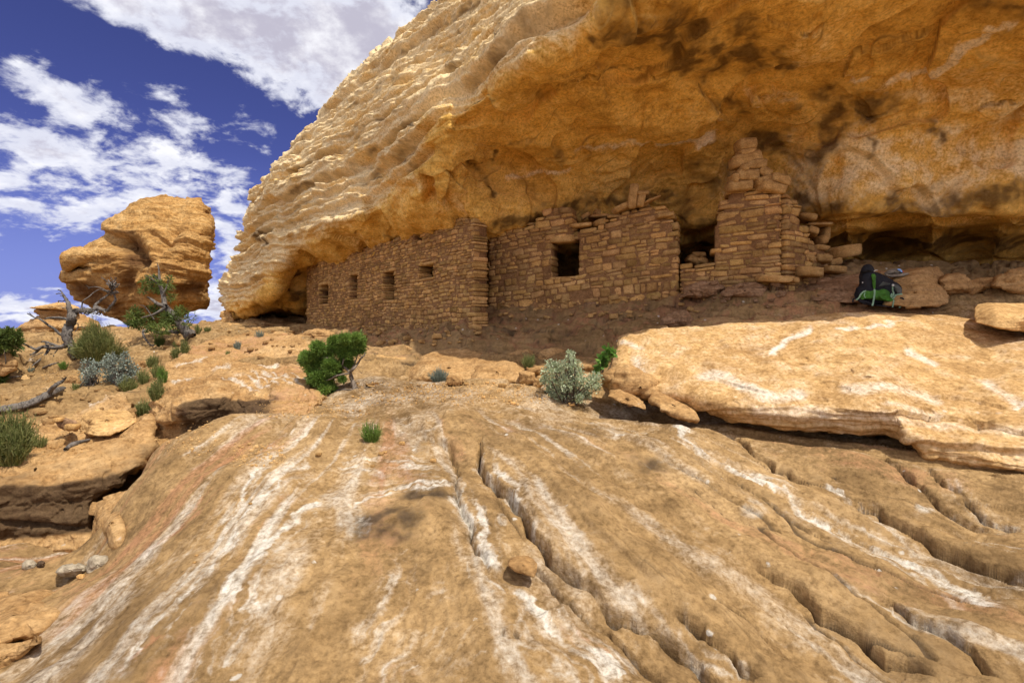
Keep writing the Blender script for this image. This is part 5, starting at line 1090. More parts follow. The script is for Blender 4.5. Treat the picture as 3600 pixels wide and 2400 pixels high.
M_sage = leafmat('grey_sage', (.15, .19, .15), (.36, .40, .33), .2)
M_eph = leafmat('joint_fir_green', (.10, .135, .028), (.34, .33, .12), .2)
M_grass = leafmat('dry_grass_green', (.13, .17, .04), (.42, .42, .16), .3)
M_bright = leafmat('fresh_green_leaf', (.08, .20, .03), (.22, .40, .08), .4)
M_dead = woodmat('weathered_grey_wood', (.04, .033, .028), (.22, .19, .16))
M_bark = woodmat('juniper_bark', (.06, .042, .03), (.30, .24, .18))
M_twig = woodmat('dark_twig', (.05, .035, .025), (.15, .11, .08))
def smooth_path(p, n=6):
    p = np.asarray(p, float)
    if len(p) < 3: t = np.linspace(0, 1, n)[:, None]; return p[0]*(1-t)+p[-1]*t
    q = np.r_[[2*p[0]-p[1]], p, [2*p[-1]-p[-2]]]; out = []
    for i in range(len(p)-1):
        a, b, c, d = q[i:i+4]; t = np.linspace(0, 1, n, endpoint=False)[:, None]
        out.append(.5*((2*b)+(-a+c)*t+(2*a-5*b+4*c-d)*t*t+(-a+3*b-3*c+d)*t**3))
    return np.r_[np.concatenate(out), p[-1:]]
class MB:
    def __init__(s): s.v, s.f, s.t, s.n = [], [], [], 0
    def add(s, v, f, tint=None):
        s.v.append(v); s.f.append(f+s.n); s.n += len(v); s.t.append(np.tile([.5, .5, .5], (len(v), 1)) if tint is None else tint)
    def tube(s, path, r, sides=7, knob=.12, twist=0.0, seed=0):
        path = np.asarray(path, float); n = len(path); r = np.interp(np.linspace(0, 1, n), np.linspace(0, 1, len(r)), r)
        tg = np.gradient(path, axis=0); tg /= np.linalg.norm(tg, axis=1, keepdims=True)+1e-9
        ref = np.where(np.abs(tg[:, 2:3]) > .9, [[0, 1, 0]], [[0, 0, 1]]); a = np.cross(tg, ref); a /= np.linalg.norm(a, axis=1, keepdims=True)+1e-9; b = np.cross(tg, a)
        for i in range(1, n):
            if (a[i]*a[i-1]).sum() < 0: a[i] *= -1; b[i] *= -1
        th = np.linspace(0, 2*np.pi, sides, endpoint=False)[None]+twist*np.arange(n)[:, None]
        rr = r[:, None]*(1+knob*np.sin(3*th+seed)+knob*perlin(np.stack([np.arange(n)[:, None]*.7+0*th, np.cos(th)*1.3, np.sin(th)*1.3+seed], -1)))
        v = path[:, None]+rr[..., None]*(np.cos(th)[..., None]*a[:, None]+np.sin(th)[..., None]*b[:, None])
        s.add(v.reshape(-1, 3), grid_faces(n, sides, 0, True))
    def blades(s, base, dirs, length, width, rng, fold=.0):
        """leaf blades: four corners each (stem, two sides, tip)"""
        n = len(base); d = dirs/(np.linalg.norm(dirs, axis=1, keepdims=True)+1e-9); rv = rng.normal(size=(n, 3)); sd_ = np.cross(d, rv); sd_ /= np.linalg.norm(sd_, axis=1, keepdims=True)+1e-9
        L = length*rng.uniform(.7, 1.3, (n, 1)); W = width*rng.uniform(.7, 1.3, (n, 1)); up = np.cross(sd_, d)
        m = base+d*L*.5; v = np.stack([base, m+sd_*W*.5+up*W*fold, base+d*L, m-sd_*W*.5+up*W*fold], 1).reshape(-1, 3)
        c = np.repeat(np.stack([rng.uniform(0, 1, n), rng.uniform(0, 1, n), rng.uniform(0, 1, n)], 1), 4, 0)
        s.add(v, np.arange(4*n).reshape(n, 4), c)
    def ovals(s, base, dirs, length, width, rng):
        n = len(base); d = dirs/(np.linalg.norm(dirs, axis=1, keepdims=True)+1e-9); rv = rng.normal(size=(n, 3)); sd_ = np.cross(d, rv); sd_ /= np.linalg.norm(sd_, axis=1, keepdims=True)+1e-9; up = np.cross(sd_, d)
        L = length*rng.uniform(.7, 1.3, (n, 1)); W = width*rng.uniform(.7, 1.3, (n, 1))
        v = np.stack([base, base+d*L*.35+sd_*W*.5+up*W*.15, base+d*L*.8+sd_*W*.38+up*W*.1, base+d*L, base+d*L*.8-sd_*W*.38+up*W*.1, base+d*L*.35-sd_*W*.5+up*W*.15], 1).reshape(-1, 3)
        i = np.arange(n)*6; f = np.r_[np.stack([i, i+1, i+4, i+5], 1), np.stack([i+1, i+2, i+3, i+4], 1)]
        c = np.repeat(np.stack([rng.uniform(0, 1, n), rng.uniform(0, 1, n), rng.uniform(0, 1, n)], 1), 6, 0)
        s.add(v, f, c)
    def build(s, name, mat, parent, smooth=True):
        return mesh_obj(name, np.concatenate(s.v), np.concatenate(s.f), mat, parent=parent, smooth=smooth, attrs={'tint': np.concatenate(s.t)})
def pxpath(pts, d, z=0.0, rng=None, n=6):
    """a limb drawn as columns/rows, with the distance wandering along it by z metres"""
    pts = np.asarray(pts, float); dd = d+np.linspace(0, 1, len(pts))*z
    if rng is not None and len(pts) > 2: dd[1:-1] += rng.normal(0, .04, len(pts)-2)
    return smooth_path(P(pts[:, 0], pts[:, 1], dd), n)
def ball(c, r, n, rng, shell=.55):
    v = rng.normal(size=(n, 3)); v /= np.linalg.norm(v, axis=1, keepdims=True); rad = shell+(1-shell)*rng.uniform(0, 1, (n, 1)); return c+v*rad*r, v
def sprigs(mb, clumps, dens, L, W, rng, kids=4, updir=.35, tuft=.6):
    for c, r in clumps:
        n = max(12, int(dens*r*r)); p, v = ball(c, np.array([r, r*.85, r*.85])*rng.uniform(.9, 1.1), n, rng, .35)
        p = c+(p-c)*(1+.45*rng.uniform(0, 1, (n, 1))**3)*rng.uniform(.75, 1.2, 3)
        p = p+.35*r*np.stack([fbm(p*6/max(r, .05)*.2+k*7, 2) for k in range(3)], 1)
        dr = v+[0, 0, updir]+rng.normal(0, .35, (n, 3))
        tone = rng.uniform(0, 1)
        for k in range(kids):
          mb.blades(p+rng.normal(0, L*.12, (n, 3)), dr+rng.normal(0, tuft, (n, 3)), L, W, rng); c_ = mb.t[-1]; c_[:, 0] = np.clip(.45*c_[:, 0]+.55*tone, 0, 1); c_[:, 1] = np.where(np.repeat(rng.uniform(0, 1, n), 4) < .07, 0, c_[:, 1])
def base_at(px, py): g = G(px, py); return g
# -- the green juniper shrub in the middle
rng = np.random.default_rng(21)
Z7 = lambda pts: zoomed(pts, 1000, 1150, 5.226)
g0 = G(1248, 1363); d0 = g0[1]
jr = empty('juniper_shrub', g0, 'bright green bushy juniper shrub growing from the bare rock in the middle', 'shrub')
tb = MB()
for pts, r, z in (([(1295,1125),(1262,1010),(1225,900),(1200,820)], (.034,.026,.022), 0), ([(1205,830),(1280,750),(1345,670),(1400,580),(1480,505)], (.020,.014,.010), .05), ([(1480,505),(1470,460)], (.008,.004), .0), ([(1420,545),(1370,520),(1310,525)], (.007,.003), .05),
                  ([(1195,850),(1100,860),(960,890),(820,960),(640,1000)], (.014,.011,.006), -.12), ([(1200,830),(1090,720),(960,620),(890,560),(880,430)], (.018,.013,.006), .05), ([(1060,690),(1100,560),(1150,420)], (.011,.005), .1),
                  ([(930,600),(760,560),(560,580)], (.010,.005), .0), ([(1180,900),(1240,960)], (.006,.003), -.05), ([(1300,1125),(1200,1150),(1050,1150)], (.012,.006), -.1), ([(1300,1125),(1400,1130),(1480,1105),(1560,1110)], (.014,.010,.005), .05), ([(1295,1120),(1350,1090)], (.01,.004), 0), ([(1230,800),(1330,560),(1350,380)], (.011,.005), .15)):
    tb.tube(pxpath(Z7(pts), d0, z, rng), r, 7, .18, .2, seed=len(pts))
tb.build('trunk', M_bark, jr)
cl = []
for (x, y, r) in ((980,330,150),(1180,260,120),(1330,250,110),(1385,380,90),(1150,420,140),(620,380,85),(450,560,110),(700,480,130),(850,420,110),(1120,570,105),(510,700,110),(850,730,125),(990,790,75),(620,940,125),(545,1060,80),(780,990,105),(850,1150,90),(1060,950,55),(740,1140,80),(470,830,45),(1180,680,75),(900,250,70),(1080,210,60),(1320,190,60),(570,310,45),(380,500,60),(360,640,60),(680,640,80),(480,1090,55),(690,840,70),(920,860,55)):
    k = r/5.226*d0/F; c = P(1000+x/5.226, 1150+y/5.226, d0+rng.uniform(-.16, .22)); cl.append((c, k)); 
cl = [(c, k*1.12) for c, k in cl]; fb = MB(); sprigs(fb, cl, 84000, .046, .0085, rng, kids=4)
fb.build('foliage', M_jun, jr, smooth=False)
# -- dead tree
rng = np.random.default_rng(22); gd = G(258, 1256); dd0 = gd[1]
dt = empty('dead_tree', gd, 'grey dead tree with bare twisted branches against the sky', 'tree')
mt, mbr = MB(), MB()
mt.tube(pxpath(Z6([(822,1120),(806,1050),(775,970),(748,900),(752,830),(770,760),(790,690),(806,640)]), dd0, 0, rng), (.055,.072,.08,.075,.068), 12, .28, .12)
mt.tube(pxpath(Z6([(770,960),(800,1010),(815,1090),(825,1125)]), dd0-.06, 0, rng), (.06,.05,.03), 8, .2)
W_ = lambda pts, r, z=0: mbr.tube(pxpath(Z6(pts), dd0, z, rng), np.maximum(np.array(r)*.60, .008), 7, .22, .2, seed=len(pts)*1.7)
W_([(800,650),(775,600),(755,530),(728,475),(692,420),(672,385),(640,372)], (.10,.075,.05,.022,.008))
W_([(700,430),(660,412),(615,418)], (.02,.006)); W_([(725,480),(690,500),(645,492),(648,510)], (.016,.005)); W_([(690,415),(695,440),(665,435)], (.012,.004)); W_([(750,560),(700,570),(680,560)], (.014,.005)); W_([(780,610),(830,580),(850,600),(905,640)], (.03,.01))
W_([(800,655),(850,610),(910,598),(990,600),(1040,590),(1085,570),(1120,590),(1190,600),(1215,560),(1245,530),(1272,480),(1250,400),(1228,330),(1224,300)], (.10,.085,.07,.06,.05,.045,.02,.008))
W_([(1040,588),(1060,530),(1110,490),(1150,460),(1205,420),(1250,400)], (.05,.04,.02), .2)
W_([(890,600),(905,540),(915,495),(985,445),(1030,405),(1095,370),(1150,385),(1195,405)], (.022,.016,.006), .1); W_([(905,560),(935,570),(925,590)], (.012,.005))
W_([(1200,395),(1110,350),(1040,340),(985,345),(950,325)], (.022,.014,.005), -.1); W_([(1000,345),(975,360),(990,340)], (.008,.003))
for k in range(46):
    x0, y0 = rng.choice([1228, 1245, 1265, 1205, 1240, 1222]), rng.uniform(300, 440); a = rng.uniform(-2.9, .3); l = rng.uniform(30, 85)
    x1, y1 = x0+l*.6*math.cos(a), y0+l*.5*math.sin(a); x2, y2 = x1+l*.5*math.cos(a+rng.uniform(-.8, .8)), y1+l*.5*math.sin(a+rng.uniform(-.8, .8)); W_([(x0,y0),(x1,y1),(x2,y2)], (.010,.003), rng.uniform(-.4, .4))
W_([(1230,340),(1190,290),(1140,250),(1120,235)], (.014,.004)); W_([(1228,320),(1255,270),(1285,245),(1260,235)], (.014,.004))
W_([(770,705),(720,690),(650,678),(560,680),(515,688),(490,697)], (.055,.045,.03,.012), -.1)
W_([(705,885),(650,850),(600,800),(540,765),(470,712),(420,685),(375,675),(340,655),(300,632)], (.045,.04,.035,.025,.015,.006), -.15); W_([(380,675),(350,650),(325,628)], (.012,.004))
W_([(780,950),(720,985),(650,1005),(560,1012),(470,1000),(400,1028),(330,1000),(260,965),(150,925),(100,915)], (.09,.08,.06,.05,.04,.03,.02,.012), -.25)
W_([(640,995),(560,965),(500,945),(455,945)], (.04,.035,.02), -.2); W_([(500,945),(520,975),(570,985)], (.03,.02), -.2); W_([(545,1015),(500,1090),(430,1150),(385,1185),(352,1215)], (.045,.04,.025,.01), -.35)
W_([(470,1005),(400,1050),(330,1095)], (.035,.025,.012), -.25); W_([(460,1005),(420,1050),(370,1085),(330,1080)], (.02,.008), -.3); W_([(640,1020),(600,1075),(590,1100)], (.02,.008), -.2); W_([(250,965),(210,985),(160,1000)], (.012,.004)); W_([(540,980),(440,1000),(400,1030)], (.025,.02), -.1); W_([(480,1060),(400,1090),(350,1110)], (.012,.004), -.3)
W_([(820,760),(855,740),(860,790),(830,830)], (.014,.005)); W_([(850,790),(890,780),(940,790)], (.008,.003)); W_([(905,605),(950,640),(1000,630)], (.012,.004))
for k in range(26):
    x0, y0 = rng.uniform(900, 1190), 595; a = rng.uniform(.3, 2.6); l = rng.uniform(15, 45); W_([(x0,y0),(x0+l*math.cos(a),y0+l*math.sin(a)),(x0+1.5*l*math.cos(a+.4),y0+1.4*l*math.sin(a+.4))], (.008,.003), rng.uniform(-.2, .2))
mt.build('trunk', M_dead, dt); mbr.build('branches', M_dead, dt)
# -- leaning juniper in front of the balanced rock
rng = np.random.default_rng(23); gj = G(672, 1186); dj = gj[1]
lj = empty('juniper_tree', gj, 'leaning juniper with a twisted grey trunk and sparse crown under the balanced rock', 'tree')
tb = MB()
for pts, r, z in (([(2115,895),(2060,830),(2010,770),(1955,700),(1900,630),(1850,580),(1815,545)], (.13,.105,.085,.07,.05), .1), ([(2090,850),(2060,870),(2050,910)], (.12,.06,.03), -.1), ([(1815,545),(1808,490),(1795,420),(1765,320),(1755,210),(1750,140),(1735,85)], (.06,.045,.025,.008), .1),
                  ([(1815,550),(1760,535),(1720,515),(1660,470),(1620,448)], (.05,.035,.012), -.1), ([(1800,420),(1840,330),(1860,230)], (.02,.006), .1), ([(1780,360),(1700,270),(1600,210)], (.02,.006), -.1), ([(1830,560),(1700,640),(1560,680)], (.04,.012), -.2), ([(1900,640),(2000,690),(2080,680)], (.035,.01), .2),
                  ([(1960,840),(1880,835),(1800,850),(1720,840),(1640,800),(1600,850)], (.05,.04,.03,.015), -.1), ([(1590,810),(1580,870),(1650,970),(1700,985)], (.03,.02,.012), -.1), ([(1700,700),(1600,560),(1540,540)], (.015,.005), 0), ([(1760,300),(1720,240),(1640,190)], (.014,.004), 0)):
    tb.tube(pxpath(Z6(pts), dj, z, rng), r, 9, .2, .25, seed=len(pts))
tb.build('trunk', M_dead, lj)
cl = []
for (x, y, r) in ((1690,300,75),(1640,350,60),(1760,380,80),(1830,320,65),(1850,400,60),(1700,410,55),(1780,300,60),(1660,270,50),(1880,350,35),(1870,260,40), (1480,690,85),(1560,640,85),(1640,640,80),(1450,650,50),(1520,760,70),(1620,740,80),(1600,580,50),(1720,680,95),(1800,720,100),(1880,760,90),(1760,800,90),(1850,830,70),(1700,800,70),(1780,640,80),(1880,650,60),(1980,650,60),(2040,680,70),(2100,690,55),(2030,730,60),(2120,730,40),(1960,720,50)):
    cl.append((P(x/3.136, 900+y/3.136, dj+rng.uniform(-.5, .5)), r/3.136*dj/F))
fb = MB(); cl = [(c+rng.normal(0, .10, 3), k*rng.uniform(.55, 1.0)) for c, k in cl]; sprigs(fb, cl, 3600, .10, .022, rng, kids=3, tuft=1.0); fb.build('foliage', M_jun2, lj, smooth=False)
# -- juniper bush cut by the left edge
rng = np.random.default_rng(24); ge = G(10, 1335); de = ge[1]
ej = empty('juniper_bush', ge, 'dark green juniper bush with bare inner twigs cut by the left edge', 'shrub')
tb, fb = MB(), MB()
for k in range(26):
    x, y = rng.uniform(-60, 45), rng.uniform(1180, 1300); tb.tube(pxpath([(5, 1330), ((x+5)/2+rng.uniform(-12, 12), (y+1330)/2), (x, y)], de, rng.uniform(-.3, .3), rng), (.02, .006), 5)
tb.build('branches', M_dead, ej)
sprigs(fb, [(P(x, y, de+rng.uniform(-.3, .3)), r*de/F) for x, y, r in ((10,1185,30),(-25,1190,34),(35,1195,24),(50,1215,20),(55,1180,18),(-10,1215,28),(5,1290,18),(-30,1260,30),(40,1245,12),(-45,1220,30),(0,1330,14),(62,1195,12),(30,1170,14))], 11000, .07, .02, rng, kids=4)
fb.build('foliage', M_jun2, ej, smooth=False)
# -- silver-leaved bushes
def leafy_bush(name, lab, px, py, blobs, mat, leaf, dens, seed, stems=14, cat='bush', spread=.2, group=None, stemmat=None):
    rng = np.random.default_rng(seed); g = G(px, py); d = g[1]; root = empty(name, g, lab, cat, group); tb, fb = MB(), MB()
    bl = [(P(x, y, d+rng.uniform(-spread, spread)), r*d/F) for x, y, r in blobs]
    for k in range(stems):
        c, r = bl[k % len(bl)]; b = g+np.array([rng.normal(0, .04), rng.normal(0, .04), -.02]); mid = (b+c)/2+rng.normal(0, r*.25, 3)
        tb.tube(smooth_path([b, mid, c+rng.normal(0, r*.3, 3)], 5), (.010, .004), 5)
    tb.build('stems', stemmat or M_twig, root)
    for c, r in bl:
        n = int(dens*r*r); p, v = ball(c, np.array([r, r*.9, r])*1.0, n, rng, .3); p = p+.3*r*rng.normal(size=(n, 3))*.5
        fb.ovals(p, v+[0, 0, .5]+rng.normal(0, .5, (n, 3)), leaf, leaf*.62, rng)
    fb.build('leaves', mat, root, smooth=False); return root
Z8 = lambda pts: [(1800+x/4.704, 1180+y/4.704, r/4.704) for x, y, r in pts]
leafy_bush('silver_bush', 'round silver-leaved bush with a spiky top growing on the sandy flat in the middle', 2000, 1417,
           Z8([(980,300,55),(960,360,60),(1000,430,90),(640,460,70),(720,520,110),(880,480,80),(1090,500,70),(600,600,110),(780,640,140),(960,590,120),(1100,620,90),(560,740,90),(720,800,150),(900,780,150),(1080,760,120),(1200,760,90),(1340,680,80),(1440,680,60),(1380,780,100),(1300,840,90),(650,930,120),(820,960,140),(1000,940,140),(1180,930,110),(640,1040,80),(800,1060,90),(960,1050,100),(1120,1040,90),(1250,980,70),(500,760,40),(1420,880,60),(930,270,35),(1010,290,35)]), M_silver, .025, 38000, 31, stems=40)
leafy_bush('silver_bush', 'larger bluish grey bush on the left slope, right one of a touching pair', 420, 1352,
           [(x/3.136, 900+y/3.136, r/3.136) for x, y, r in ((1220,1130,60),(1370,1130,60),(1190,1200,80),(1290,1200,90),(1400,1200,80),(1180,1290,80),(1290,1300,90),(1400,1290,90),(1460,1300,70),(1200,1370,60),(1350,1370,70),(1240,1090,30),(1380,1080,30),(1480,1240,40))], M_sage, .030, 17000, 32, stems=40, spread=.3, stemmat=M_dead)
leafy_bush('silver_bush', 'smaller bluish grey bush on the left slope, left one of a touching pair', 318, 1352,
           [(x/3.136, 900+y/3.136, r/3.136) for x, y, r in ((950,1200,50),(1030,1200,50),(930,1280,60),(1010,1280,70),(1060,1260,50),(940,1350,60),(1030,1360,60),(960,1400,40),(970,1150,25),(1060,1190,30))], M_sage, .030, 15000, 33, stems=30, spread=.25, stemmat=M_dead)
# -- leafy sprig growing from the crack by the slab
rng = np.random.default_rng(34); gl = G(2118, 1330); gl = P(2120, 1312, 6.55); lp = empty('leafy_plant', gl, 'bright green leafy sprig growing from the crack beside the slab nose', 'plant'); tb, fb = MB(), MB()
for pts in ([(2118,1312),(2122,1280),(2132,1250),(2136,1226)], [(2118,1312),(2130,1275),(2150,1245),(2158,1235)], [(2118,1312),(2112,1285),(2112,1258)], [(2118,1312),(2105,1300),(2102,1290)]):
    p = pxpath(pts, 6.55, rng.uniform(-.08, .08)); tb.tube(p, (.006, .003), 5)
    for q in p[4:]:
        n = 4; fb.ovals(q+rng.normal(0, .008, (n, 3)), rng.normal(0, 1, (n, 3))+[0, 0, .6], .075, .036, rng)
tb.build('stems', M_bark, lp); fb.build('leaves', M_bright, lp)
# -- joint-fir bushes, grasses and small tufts
def stem_bush(name, lab, x0, x1, ytop, ybase, n, mat, seed, cat='bush', thin=.004, fork=3, lean=0.0, group=None, arch=.2, d=None):
    rng = np.random.default_rng(seed); g = G((x0+x1)/2, ybase) if d is None else P((x0+x1)/2, ybase, d); d = g[1]; W, H = (x1-x0)/2*d/F, (ybase-ytop)*d/F
    mb = MB()
    for k in range(n):
        a = rng.uniform(0, 2*np.pi); rad = np.sqrt(rng.uniform(0, 1)); b = g+np.array([math.cos(a)*W*.45*rad, math.sin(a)*W*.35*rad, -.03]); lum = .5+.5*perlin(np.array([[b[0]*6/max(W, .1)*.4, b[1]*4, seed+.5]]))[0]
        tip = g+np.array([math.cos(a)*W*rad*rng.uniform(.7, 1.05)+lean*H, math.sin(a)*W*rad*.8, H*(1-.45*rad**2)*rng.uniform(.45, 1.05)*(.65+.7*lum)])
        mid = b*.55+tip*.45+np.array([0, 0, H*arch*.3])+rng.normal(0, .03*H, 3); p = smooth_path([b, mid, tip], 4); mb.tube(p, (thin, thin*.5), 3, 0); 
        c = np.tile([rng.uniform(0, 1), rng.uniform(.2, 1), .5], (len(p)*3, 1)); mb.t[-1] = c
        for f in range(fork):
            i = rng.integers(2, len(p)-1); q = smooth_path([p[i], p[i]+(tip-b)*.18+rng.normal(0, .05*H, 3), p[i]+(tip-b)*.34+rng.normal(0, .06*H, 3)], 3); mb.tube(q, (thin*.7, thin*.35), 3, 0); mb.t[-1] = np.tile([rng.uniform(0, 1), rng.uniform(.2, 1), .5], (len(q)*3, 1))
    o = mesh_obj(name, np.concatenate(mb.v), np.concatenate(mb.f), mat, origin=g, attrs={'tint': np.concatenate(mb.t)}); return tag(o, lab, cat, group)
stem_bush('joint_fir_bush', 'dense olive-green joint fir bush beside the dead tree trunk', 255, 405, 1158, 1266, 520, M_eph, 41, thin=.006, fork=4)
stem_bush('joint_fir_bush', 'low olive-green joint fir spreading right of the dense one', 320, 425, 1208, 1262, 200, M_eph, 42, thin=.005, lean=.5)
stem_bush('joint_fir_bush', 'dark green broom-like bush at the left edge on the flat ledge', -60, 118, 1475, 1625, 620, M_eph, 43, thin=.0045, fork=4)
stem_bush('grass_tuft', 'small green side clump right of the broom-like bush at the left edge', 112, 165, 1530, 1568, 90, M_grass, 44, thin=.003)
stem_bush('joint_fir_bush', 'little grey-green bush in front of the long smooth boulder', 1505, 1582, 1292, 1341, 240, M_sage, 45, thin=.003, fork=3)
stem_bush('grass_tuft', 'yellow-green tuft on the rounded rocks left of the silver-leaved bush', 1830, 1885, 1243, 1287, 150, M_grass, 46, thin=.003, d=7.6)
stem_bush('grass_tuft', 'green tuft growing in the joint of the foreground slab', 1262, 1350, 1480, 1545, 130, M_jun, 47, thin=.0028, fork=3, cat='grass tuft')
for k, (x0, x1, yt, yb, n, m_, lab) in enumerate((
    (415,490,1325,1372,120,M_eph,'yellow-green clump at the front foot of the larger grey bush'),
    (480,530,1300,1345,110,M_grass,'pale green clump at the right side of the larger grey bush'),
    (512,560,1240,1290,130,M_eph,'green clump on the slope above the swirled ledge corner'),
    (528,572,1280,1320,110,M_eph,'narrow green clump just below the one above the ledge corner'),
    (548,590,1290,1345,120,M_jun,'bright green clump hugging the swirled ledge corner'),
    (520,580,1335,1400,170,M_eph,'tall green clump filling the crack left of the swirled ledge'),
    (460,545,1405,1455,150,M_grass,'grey-green grass spilling over the flat-topped ledge'),
    (598,645,1218,1258,110,M_eph,'pale green bush above the swirled ledge near the juniper foot'),
    (632,668,1190,1240,110,M_eph,'upright green bush right of the leaning juniper foot'),
    (605,635,1195,1216,60,M_grass,'tiny grass tuft left of the upright green bush'),
    (540,582,1175,1218,120,M_jun2,'dark grass clump under the leaning juniper crown'),
    (680,712,1140,1168,80,M_eph,'green tuft on the skyline right of the leaning juniper'),
    (715,745,1145,1165,70,M_eph,'second green tuft on the skyline near the cliff nose'),
    (890,930,1162,1184,70,M_sage,'small grey-green tuft in front of the cliff nose'),
    (818,850,1198,1226,80,M_sage,'grey-green tuft with a pale base on the ledge slope'),
    (605,635,1222,1252,70,M_eph,'low green tuft just left of the pale green bush'),
    (205,240,1265,1292,80,M_jun,'bright green tuft under the dead tree branches'),
    (95,122,1290,1304,40,M_sage,'tiny grey tuft on the pale rock at left'),
    (5,35,1310,1330,60,M_jun2,'dark tuft below the juniper bush at the left edge'),
    (245,285,1345,1365,50,M_grass,'dry grass at the left foot of the smaller grey bush'),
    (790,812,1232,1244,30,M_grass,'tiny sprout in a crack of the swirled ledge top'))):
    stem_bush('grass_tuft', lab, x0, x1, yt, yb, n, m_, 60+k, cat='grass tuft', thin=.0045, fork=2)
# -- weathered log with its broken branch
rng = np.random.default_rng(26); gl = G(120, 1445); dl = gl[1]; lg = empty('fallen_log', gl, 'weathered grey log lying on the slope with one raised broken branch', 'log')
tb, t2 = MB(), MB(); Z4 = lambda pts: zoomed(pts, 0, 800, 1.96)
lp_ = np.array([G(*q)+[0, -.02, .05] for q in Z4([(-40,1285),(20,1275),(90,1266),(180,1246),(270,1212),(350,1168),(420,1136),(455,1124)])]); tb.tube(smooth_path(lp_, 6), (.028,.042,.046,.048,.046,.04,.016), 10, .28, .12); dl = lp_[5][1]-.4
t2.tube(pxpath(Z4([(320,1165),(350,1115),(390,1080),(430,1060),(455,1030)]), dl+.4, .1, rng), (.035,.03,.022,.01), 7, .2); t2.tube(pxpath(Z4([(420,1062),(440,1045),(425,1035)]), dl+.45, 0, rng), (.018,.006), 6)
tb.build('trunk', M_dead, lg); t2.build('branch', M_dead, lg)
for k, (lab, pts, r) in enumerate((('thin grey stick lying on the pale rock under the dead tree', Z6([(470,1240),(560,1205),(650,1175)]), .02), ('short dark stick on the slope below the dead tree', Z6([(170,1230),(240,1275)]), .012),
                                   ('long thin dark branch lying at the left edge of the slope', Z6([(-20,1360),(100,1350),(240,1335)]), .03), ('small pale stick on the flat-topped ledge', zoomed([(450,1540),(520,1500),(620,1470)], 0, 800, 1.96), .03),
                                   ('dry root lying on the sand under the juniper shrub', Z7([(900,1180),(1050,1150),(1230,1150),(1400,1110)]), .008))):
    pts = np.array(pts); p = np.array([G(*q) for q in pts]); p[:, 2] += r*.7; mb = MB(); mb.tube(smooth_path(p, 5), (r*.7, r, r*.3), 6, .2); c = p.mean(0)
    tag(mesh_obj('dead_branch', np.concatenate(mb.v), np.concatenate(mb.f), M_dead, origin=p[1]), lab, 'branch')
# ------------------------------------------------------------------ loose pebbles
rng = np.random.default_rng(51)
mb = MB(); 
for (x0, x1, y0, y1, n) in ((1250,1930,1345,1425,800),(1420,1850,1350,1400,300),(900,1300,1400,1470,260),(540,760,1480,1600,120),(820,1000,1560,1640,160),(60,300,1500,1600,120),(150,400,1290,1340,200)):
    for k in range(n):
        g = G(rng.uniform(x0, x1), rng.uniform(y0, y1)); s_ = .004+.010*rng.random()**3; v = TV[:, :]/((np.abs(TV)**5).sum(1, keepdims=True)**.2)*s_*rng.uniform(.6, 1.3, 3)
        if k % 1 == 0: mb.add(v+g+[0, 0, s_*.3], TF, np.tile(np.array([1, .97, .92])*rng.uniform(.7, 1.5), (len(v), 1)))
gr = mesh_obj('gravel', np.concatenate(mb.v), np.concatenate(mb.f), M_slab); tag(gr, 'fine gravel scattered over the sandy flats', 'gravel', kind='stuff')
for k, (px, py, s_, tone, lab) in enumerate(((1766,1360,26,.75,'dark reddish stone on the sandy flat left of the silver-leaved bush'),(1822,1365,14,.75,'small dark stone nearest the silver-leaved bush on its left'),(1792,1412,14,1.1,'orange pebble at the front edge of the sandy flat'),(1803,1420,18,1.5,'white pebble at the front edge of the sandy flat'),
        (1700,1398,14,1.4,'pale pebble in the middle of the sandy flat'),(1713,1347,12,1.4,'pale pebble at the foot of the lower smooth boulder'),(2008,1425,22,1.3,'pinkish pebble at the front of the silver-leaved bush'),(1414,1562,22,1.0,'orange stone in the hollow under the undercut rim'),(1340,1598,18,.8,'brown stone on the pale rock of the hollow'),
        (1355,1592,14,1.0,'smaller brown stone beside another on the pale hollow'),(1522,1623,22,.95,'flat brown stone on the pale hollow near the long crack'),(1310,1640,14,.8,'dark pebble low on the pale hollow'),(1735,1348,10,1.3,'little pale pebble at the boulder foot'),(1640,1352,14,.95,'brown pebble between the flat orange stone and the boulder'),
        (690,1953,10,1.0,'small pebble in the pale streak of the foreground slab'),(683,1978,12,.9,'second small pebble lower in the same pale streak'),(880,1772,12,.8,'dark pebble high on the pale streaks at left'),(1620,1350,10,.9,'tiny brown pebble beside the flat orange stone'),(1120,1601,20,.7,'dark flat stone at the end of the low rim by the green tuft'),
        (1090,1425,10,1.2,'pale pebble below the juniper shrub'),(1240,1395,10,1.2,'pale pebble right of the juniper shrub roots'),(255,1508,40,1.0,'pinkish block leaning against the tilted plate'),(205,1480,30,1.1,'small slab left of the tilted plate on the ledge'),(285,2030,24,1.2,'pale chip in front of the grey rounded stone'))):
    g = G(px, py); w = s_*g[1]/F; v = stone_verts((w, w*.8, w*.55), 6, np.random.default_rng(200+k), .25); v = np.stack([v[:, 0], v[:, 1], v[:, 2]], 1)+g+[0, 0, w*.2]
    tag(mesh_obj('pebble', v, TF, M_stone, origin=g, attrs={'tint': np.full((len(v), 3), tone*1.1)}), lab, 'pebble')

